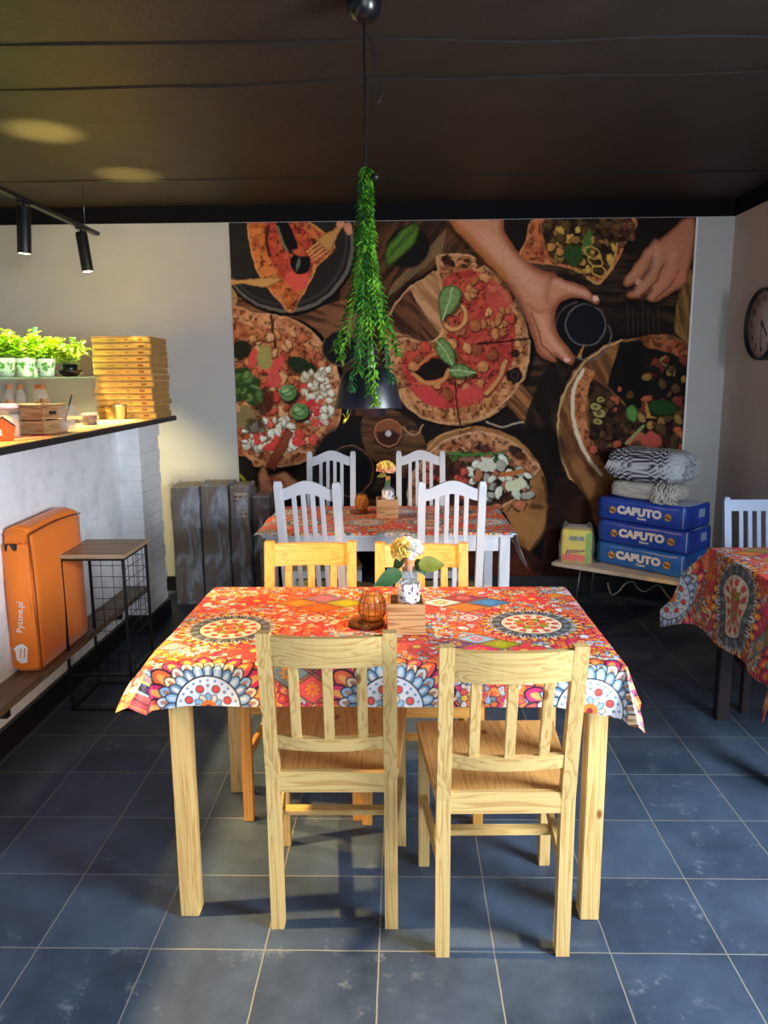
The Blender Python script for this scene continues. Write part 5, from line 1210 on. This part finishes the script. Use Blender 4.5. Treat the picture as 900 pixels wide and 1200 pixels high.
def soft_box(b, w, d, h, seed, bulge=.012):
    t = bmesh.new(); bmesh.ops.create_cube(t, size=1); bmesh.ops.subdivide_edges(t, edges=list(t.edges), cuts=13, use_grid_fill=True)
    for v in t.verts:
        p = v.co.copy(); e = [abs(2*c) for c in p]
        q = Vector((p.x*w, p.y*d, p.z*h)); k = 1-.0
        s_ = [1-e[0]**8, 1-e[1]**8, 1-e[2]**6]
        if e[0] > .99: q.x += math.copysign(bulge*.6*s_[1]*s_[2], p.x)
        if e[1] > .99: q.y += math.copysign(bulge*s_[0]*s_[2], p.y)
        if e[2] > .99: q.z += math.copysign(bulge*.3*s_[0]*s_[1], p.z)
        n = mnoise.noise(Vector((q.x*9+seed*5, q.y*9, q.z*14)))*.006 + mnoise.noise(Vector((q.x*30+seed*5, q.y*30, q.z*40)))*.002
        if e[1] > .99: q.y += n
        if e[0] > .99: q.x += n
        r_ = max(0, e[2]-.8)/.2; q.x *= 1-.012*r_; q.y *= 1-.02*r_
        v.co = q+Vector((0, 0, h/2))
    b.smooth = True; b._merge(t, None)
def sack(label, z, yaw, dx, m, seed):
    h = .143; c = F0+fd*.305+fn*.155+fd*dx; t = thing('flour_sack', label, 'flour bag', (c.x, c.y, z), fyaw+yaw, 'stacked blue flour sacks')
    b = MB(); soft_box(b, .60, .30, h-.004, seed); b.build('sack_body', m, t)
    yf = -.1655; Xs = Matrix.Translation((.005, yf, h*.50)) @ basis((0, 0, 0), (1, 0, 0), (0, 0, 1))
    text_obj('lettering', 'CAPUTO', .064, 'white_plain', t, Xs @ Matrix.Translation((0, .002, .0)) @ Matrix.Diagonal((1.12, 1, 1, 1)), .0025, .0042)
    text_obj('small_lettering', 'Pizzeria', .02, 'white_plain', t, Xs @ Matrix.Translation((.02, -.036, 0)), .0022, .0004)
    for ex, sc in ((-.185, 1), (.195, 1)):
        b = MB(); T = Xs @ Matrix.Translation((ex, -.004, 0))
        b.prism([(math.cos(a*PI/8)*(.026 if a % 2 else .02), math.sin(a*PI/8)*(.026 if a % 2 else .02)) for a in range(16)], -.002, .003, T); b.prism([(math.cos(a*PI/4)*.011, .012+math.sin(a*PI/4)*.014) for a in range(8)], .002, .005, T)
        em = b.build('emblem', 'gold', t)
        b = MB(); b.prism([(math.cos(a*PI/4)*.009-.008, .002+math.sin(a*PI/4)*.006) for a in range(8)], .005, .006, T); b.prism([(math.cos(a*PI/4)*.008+.009, -.004+math.sin(a*PI/4)*.006) for a in range(8)], .005, .006, T); b.build('emblem_detail', mat('emblem_brown', S(90, 50, 40), .6), em)
    b = MB(); b.tube([(.29, -.155, .01), (.292, -.158, .07), (.288, -.152, .13)], .004, 6); b.tube([(.29, -.15, .134), (.29, 0, .141), (.285, .14, .136)], .004, 6); b.build('sealed_seam', mat('pale_seam', S(170, 196, 226), .4), t)
    b = MB(); b.box((.215, 0, h+.0), (.14, .25, .003)); b.build('folded_flap', mat('pale_flap', S(188, 200, 220), .4), t) if z > .5 else b.bm.free()
    b = MB(); b.box((.31, .03, h*.62), (.004, .07, .05)); b.build('side_label', mat('sack_label', S(150, 176, 220), .5), t)
    return t
sack('blue flour sack with white lettering, bottom of the stack on the bench', BT+.004, 0, .0, 'sack2', 1)
sack('blue flour sack with white lettering, middle of the stack on the bench', BT+.150, .03, .01, 'sack', 2)
sack('blue flour sack with white lettering, top of the stack under the blankets', BT+.296, -.02, -.005, 'sack', 3)

def lump(name, label, cat, c, yaw, dims, col, seed, pw=.45, amp=.012, folds=3, rough=.9):
    nu, nv = 150, 90; U, V = np.meshgrid(np.linspace(-PI, PI, nu+1), np.linspace(-PI/2, PI/2, nv+1))
    sg = lambda a, p: np.sign(a)*np.abs(a)**p
    x = sg(np.cos(V), pw)*sg(np.cos(U), pw); y = sg(np.cos(V), pw)*sg(np.sin(U), pw); z = sg(np.sin(V), pw*1.1)
    k = 1+amp*9*(fbm(x*3+seed, y*3+z*2, seed, 3)-.5)*.6 - .035*np.abs(np.sin(z*PI*folds/2+.4*x))**.4*(np.abs(z) < .95)
    X_, Y_, Z_ = x*k*dims[0]/2, y*k*dims[1]/2, (z*(1+.25*(fbm(x*2+seed, y*2, seed+1, 2)-.5)*(z > 0))+1)*dims[2]/2
    Pm = np.stack([X_.ravel(), Y_.ravel(), Z_.ravel()], 1); rgb = col(X_.ravel(), Y_.ravel(), Z_.ravel())
    o = grid_mesh(name, Pm, nu, nv, rgb, colattr(name+'_cloth', rough)); o.location = c; o.rotation_euler[2] = yaw; tag(o, label, cat); return o
def cream(x, y, z): n = fbm(x*90, y*90+z*120, 3, 3)[:, None]; return np.array(S(150, 146, 140))*(1-n)+np.array(S(240, 236, 226))*n
def zig(x, y, z):
    s = z+y*.35; ph = s*40+.7*np.abs(((x*20+.15*np.sin(s*60)) % 1)*2-1)+.5*(fbm(x*8, z*8, 2, 2)-.5); w_ = .5+.22*np.sin(s*38)
    k = ss(w_-.1, w_+.1, np.abs((ph % 1)*2-1))[:, None]; far = ss(.14, .2, x)[:, None]; c = np.array(S(34, 34, 42))*k+np.array(S(206, 208, 214))*(1-k)
    return c*(1-far*.75)+np.array(S(196, 202, 212))*far*.75
cb_ = F0+fd*.275+fn*.15
o1 = lump('folded_blanket', 'cream knitted blanket folded on top of the flour sacks', 'blanket', (cb_.x, cb_.y, BT+.437), fyaw, (.47, .27, .115), cream, 3)
o2 = lump('folded_blanket', 'black and white zigzag blanket folded on the cream one', 'blanket', (cb_.x, cb_.y, BT+.548), fyaw+.06, (.53, .29, .205), zig, 5, folds=4)
b = MB(); rr = random.Random(8)
for i in range(60):
    x = .16+rr.uniform(-.04, .09); y = -.13-rr.uniform(0, .03); z = .10+rr.uniform(-.02, .03)
    b.tube([(x, y+.03, z), (x+rr.uniform(-.02, .02), y-.012, z-.03), (x+rr.uniform(-.03, .03), y-.02, z-.07), (x+rr.uniform(-.035, .035), y-.018, max(.006, z-rr.uniform(.08, .12)))], .003, 5)
b.build('fringe', mat('fringe_wool', S(222, 220, 212), .9), o1)
b = MB()
for i in range(40):
    z = rr.uniform(.02, .17); x = .25+rr.uniform(-.01, .01); y = rr.uniform(-.12, .1)
    b.tube([(x, y, z), (x+.022, y-.01, z-.005), (x+rr.uniform(.035, .05), y-.02, z-rr.uniform(.0, .03))], .0028, 5)
b.build('fringe', mat('fringe_grey', S(196, 202, 212), .9), o2)
b = MB()
for i in range(8): b.tube([(-.215+i*.012, -.137, .13-i*.002), (-.22+i*.012, -.150, .105), (-.235+i*.013, -.149, .07+rr.uniform(-.01, .01))], .004, 5)
b.build('fringe', mat('fringe_white', S(226, 226, 226), .9), o2)

# yellow snack pack in a clear bag
p = B0+bd*.115+bn*.13
M['film2'] = mat('thin_plastic', S(225, 228, 232), .12, alpha=.16, spec=1, bump=.6, bscale=25)
root = thing('snack_pack', 'yellow and red food pack inside a clear plastic bag on the bench', 'food pack', (p.x, p.y, BT+.001), math.radians(-14))
b = MB(); soft_box(b, .185, .11, .215, 6, .01); b.build('pack_body', mat('pack_yellow', S(226, 214, 60), .4, noise=.1), root)
yf = -.066; Xs = basis((0, yf, 0), (1, 0, 0), (0, 0, 1))
b = MB(); b.prism([(-.085, .012), (.05, .012), (.055, .05), (-.03, .07), (-.088, .05)], -.002, .002, Xs); b.build('red_panel', mat('pack_red', S(232, 92, 70), .4), root)
b = MB(); b.prism([(.055, .015), (.09, .015), (.09, .2), (.06, .2)], -.002, .0025, Xs); b.build('green_panel', mat('pack_green', S(130, 190, 60), .4), root)
b = MB()
for i in range(6): b.prism([(-.07+i*.02, .055+.004*i), (-.055+i*.02, .06+.003*i), (-.045+i*.02, .085+.002*(i % 3)), (-.06+i*.02, .088)], .001, .005, Xs)
b.build('food_picture', mat('pack_brown', S(130, 66, 36), .5), root)
b = MB()
for i, (x, h_) in enumerate(((-.045, .03), (-.028, .026), (-.012, .03), (.004, .024), (.02, .03), (.034, .026))): b.prism([(x, .15), (x+.009, .15), (x+.011, .15+h_), (x+.002, .15+h_)], .001, .004, Xs)
b.build('lettering', mat('pack_blue', S(60, 120, 150), .4), root)
nu, nv = 60, 40; U, V = np.meshgrid(np.linspace(0, 2*PI, nu+1), np.linspace(0, 1, nv+1)); sg = lambda a, q: np.sign(a)*np.abs(a)**q
nn = (fbm(U*3, V*9, 4, 4)-.5)*.03*np.sin(V*PI); nn[:, -1] = nn[:, 0]; sh = (1-.25*V**6)
Pm = np.stack([(sg(np.cos(U), .4)*(.112+nn)*sh).ravel(), (sg(np.sin(U), .4)*(.078+nn)*sh).ravel(), (V*.245+.012*np.sin(U*3)*V).ravel()], 1)
grid_mesh('plastic_bag', Pm, nu, nv, None, M['film2'], root)
# loose cable under the bench
pts = [at_y(x, y, 4.72) for x, y in ((712, 683), (716, 696), (724, 694), (733, 684), (742, 682), (748, 690), (757, 693), (768, 686), (775, 688), (782, 698), (790, 704), (800, 696))]
b = MB(); b.tube(spline([tuple(p) for p in pts], 5, False), .0045, 6); o = b.build('loose_cable', mat('grey_cable', S(150, 150, 150), .5)); tag(o, 'thin pale cable hanging crinkled under the bench', 'cable')

# ------------------------------------------------------------------ table centrepieces
M['petal_y'] = mat('petal_yellow', S(255, 228, 130), .6); M['petal_w'] = mat('petal_white', S(250, 250, 250), .6); M['petal_p'] = mat('petal_pink', S(246, 190, 150), .6)
M['leaf_g'] = mat('flower_leaf', S(56, 92, 48), .45, noise=.3, nscale=30); M['leaf_y'] = mat('flower_leaf_light', S(120, 124, 40), .45, noise=.3, nscale=30)
def label_mat():
    m = mat('floral_label', S(236, 234, 238), .5); nt = m.node_tree; N = nt.nodes; L = nt.links; tc = N.new('ShaderNodeTexCoord')
    n = N.new('ShaderNodeTexNoise'); n.inputs['Scale'].default_value = 75; n.inputs['Detail'].default_value = 3; n.inputs['Distortion'].default_value = 1; L.new(tc.outputs['Object'], n.inputs['Vector'])
    r = N.new('ShaderNodeValToRGB'); r.color_ramp.interpolation = 'CONSTANT'; e = r.color_ramp.elements; e[0].color = (*S(236, 234, 238), 1); e[1].position = .54; e[1].color = (*S(90, 60, 90), 1); L.new(n.outputs['Fac'], r.inputs['Fac']); L.new(r.outputs[0], N['Principled BSDF'].inputs['Base Color']); return m
M['flabel'] = label_mat()
def planter(label, x, y, z, yaw, S_=.108, H_=.092):
    t = thing('wooden_box', label, 'box', (x, y, z), yaw, 'wooden table boxes'); w = S_/2
    b = MB(); b.box((0, 0, .014), (S_-.016, S_-.016, .028)); b.build('bottom', 'crate_x', t)
    for s in (-1, 1):
        for z0 in (0, .5):
            b = MB(); b.box((0, s*(w-.004), H_*(z0+.25)), (S_, .008, H_*.5-.002), 0, .001); b.build('plank', 'crate_x', t)
            b = MB(); b.box((s*(w-.004), 0, H_*(z0+.25)), (.008, S_-.0165, H_*.5-.002), 0, .001); b.build('plank', 'crate_y', t)
    return t
def flower_bottle(label, x, y, z, kind):
    t = thing('bottle_vase', label, 'vase', (x, y, z), 0, 'bottle vases in wooden boxes')
    b = MB(); b.lathe([(0, .001), (.028, .001), (.031, .004), (.031, .112), (.028, .122), (.014, .132), (.0115, .14), (.0115, .158), (.0135, .160), (.0135, .168), (.0115, .168)]); b.build('bottle_glass', 'glass_item', t)
    b = MB(); b.lathe([(.0316, .022), (.0322, .022), (.0322, .112), (.0316, .112)]); b.build('paper_label', 'flabel', t)
    b = MB(); b.lathe([(0, .145), (.0105, .145), (.0125, .169), (.013, .186), (0, .186)]); b.build('cork', 'cork', t)
    f = thing('cut_flower', '', 'flower', (x, y, z), 0)
    f['label'] = 'large artificial bloom in the front bottle, painted lamplit yellow left and daylit white right' if kind == 0 else 'small yellow-pink artificial bloom on the white table'
    b = MB(); fx, fz = ((-.006, .21) if kind == 0 else (-.01, .225)); b.tube([(.004, .0, .02), (.006, .0, .12), (fx, -.006, fz-.02)], .002, 6); b.build('stem', 'leaf_g', f)
    rr = random.Random(kind+2); R = .042 if kind == 0 else .046
    A_ = MB(); B_ = MB()
    for i in range(260):
        u = rr.uniform(-.35, 1); a = rr.uniform(0, 6.28); rad = math.sqrt(max(0, 1-u*u)); d = Vector((rad*math.cos(a), rad*math.sin(a), u))
        k = rr.uniform(.25, .75); c = Vector((fx, -.008, fz))+Vector((d.x*R*k*1.15, d.y*R*k, d.z*R*k*.85))
        tgt = A_ if (d.x < .1 or kind) and not (kind and d.z < .1) else B_  # front bloom: warm lamplight painted as yellow petals on the left, daylight white right
        side = Vector((rr.uniform(-1, 1), rr.uniform(-1, 1), rr.uniform(-1, 1))); tgt.leaf(c, d*.8+side*.5, R*.42, R*.62, d, .25, 5, .05)
    A_.smooth = B_.smooth = True
    A_.build('petals', 'petal_y', f); B_.build('petals', 'petal_w' if kind == 0 else 'petal_p', f)
    lv = [((-.02, -.01, .14), (-1, -.2, -.15), .085, .05, 'leaf_g'), ((.03, -.005, .16), (1, .1, .3), .08, .05, 'leaf_y'), ((.02, .012, .175), (.6, .2, -.8), .05, .034, 'leaf_g'), ((-.014, .012, .185), (-.7, .2, -.8), .05, .03, 'leaf_g')] if kind == 0 else [((-.01, 0, .19), (-1, -.1, .1), .05, .025, 'leaf_y'), ((.01, -.01, .17), (-.5, -.3, -.6), .05, .02, 'leaf_g')]
    for c, d, L_, W_, m in lv: b = MB(); b.smooth = True; b.leaf(c, d, L_, W_, (0, -1, .45), .12, 7, .25); b.build('leaf', m, f)
    return t
M['saucer'] = mat('wood_saucer', S(120, 70, 30), .4, noise=.3, nscale=20); M['amber'] = mat('amber_glass', S(236, 150, 50), .08, alpha=.5, spec=.8); M['wax'] = mat('candle_wax', S(240, 190, 110), .5); M['wire'] = mat('bronze_wire', S(110, 66, 40), .4, metal=.5)
def tealight(label, x, y, z, k=1.0):
    t = thing('candle_holder', label, 'candle holder', (x, y, z), 0, 'tealight holders on the tables')
    b = MB(); b.lathe([(0, 0), (.05*k, 0), (.055*k, .004), (.056*k, .010), (.05*k, .013), (0, .013)]); o = b.build('wooden_saucer', 'saucer', t); o.location.x = -.018*k
    b = MB(); prof = [(.018*k, .0135), (.03*k, .02), (.039*k, .038), (.0415*k, .055), (.038*k, .075), (.030*k, .092), (.027*k, .098)]; b.lathe(prof); b.build('glass_cup', 'amber', t)
    b = MB()
    for i in range(14):
        a = 2*PI*i/14; b.tube([(math.cos(a)*(r_+.0012), math.sin(a)*(r_+.0012), z_) for r_, z_ in prof], .0009, 4)
    for r_, z_ in (prof[2], prof[4], prof[6]): b.lathe([(r_+.0006, z_-.001), (r_+.0025, z_), (r_+.0006, z_+.001)])
    b.build('wire_cage', 'wire', t)
    b = MB(); b.lathe([(0, .016), (.017*k, .016), (.018*k, .036), (0, .036)]); b.build('tealight', 'wax', t); return t
tz = .7465
planter('small square wooden box holding the flower bottle on the nearest table', .0125, 2.135, tz, 0)
flower_bottle('label-wrapped glass bottle with a cork in the front wooden box', .02, 2.14, tz+.0285, 0)
tealight('wire-caged amber tealight holder on a dark wooden saucer, nearest table', -.088, 2.175, tz)
planter('small wooden box holding a flower on the white table', -.075, 3.925, .7475, .05, .112, .10)
flower_bottle('small corked glass bottle in the wooden box on the white table', -.07, 3.925, .776, 1)
tealight('amber tealight holder standing on the white table', -.215, 4.05, .7475, .9)

# ------------------------------------------------------------------ light
def area(name, loc_, target, sx, sy, power, col, spread=PI):
    l = bpy.data.lights.new(name, 'AREA'); l.shape = 'RECTANGLE'; l.size = sx; l.size_y = sy; l.energy = power; l.color = col; l.spread = spread
    o = bpy.data.objects.new(name, l); C.objects.link(o); o.location = loc_; o.rotation_euler = (Vector(target)-Vector(loc_)).to_track_quat('-Z', 'Y').to_euler(); return o
def spot(name, loc_, target, power, col, ang, blend=.4, r=.03):
    l = bpy.data.lights.new(name, 'SPOT'); l.energy = power; l.color = col; l.spot_size = math.radians(ang); l.spot_blend = blend; l.shadow_soft_size = r
    o = bpy.data.objects.new(name, l); C.objects.link(o); o.location = loc_; o.rotation_euler = (Vector(target)-Vector(loc_)).to_track_quat('-Z', 'Y').to_euler(); return o
area('daylight_right', (XR+.02, (WY0+WY1)/2, (WZ0+WZ1)/2), (0, 1.6, .3), .85, (WZ1-WZ0)*.62, 170, (.84, .92, 1))
area('daylight_front', ((FX0+FX1)/2, YB-.02, (FZ0+FZ1)/2), (.2, 3, 1.0), FX1-FX0-.1, FZ1-FZ0-.1, 60, (.80, .90, 1))
for y, tl in SPOTS: spot('spot_counter', (-1.8-.04*math.sin(math.radians(tl)), 3+y, 2.06), (-1.86, 3+y-.05, 1.2), 230, (1, .80, .38), 100, .6, .02)
spot('spot_warm_or_added', (-1.98, 1.75, 2.2), (-.42, 1.75, 0), 800, (1, .62, .24), 30, .5, .04)
spot('spot_warm_or_added', (-1.98, 2.75, 2.2), (-.42, 2.8, 0), 500, (1, .60, .20), 30, .5, .04)
spot('pendant_light', (LX-.01, LY, 1.388), (LX-.10, LY+.06, .7), 26, (1, .50, .12), 112, .35, .012)
spot('spot_warm_or_added', (-1.98, .55, 2.2), (-.1, 2.8, .70), 260, (1, .50, .10), 17, .3, .03)  # unseen spot added to turn the far chair rails orange
spot('spot_warm_or_added', (-1.98, 3.25, 2.2), (-.1, 4.0, .78), 170, (1, .58, .26), 30, .6, .04)  # unseen spot added to warm the white table and its far chairs
spot('added_bounce', (-1.62, 3.62, 1.3), (-1.6, 3.62, 2.5), 420, (1, .80, .22), 19, 1, .03)  # unseen upward spots added for light reflected off the counter onto the ceiling
spot('added_bounce', (-1.46, 4.22, 1.3), (-1.485, 4.37, 2.5), 300, (1, .80, .22), 19, 1, .03)
wa = bpy.data.worlds.new('world'); bpy.context.scene.world = wa; wa.use_nodes = True
wa.node_tree.nodes['Background'].inputs[0].default_value = (.7, .82, 1, 1); wa.node_tree.nodes['Background'].inputs[1].default_value = .5
vs = bpy.context.scene.view_settings; vs.view_transform = 'Standard'; vs.look = 'None'; vs.exposure = 0.0
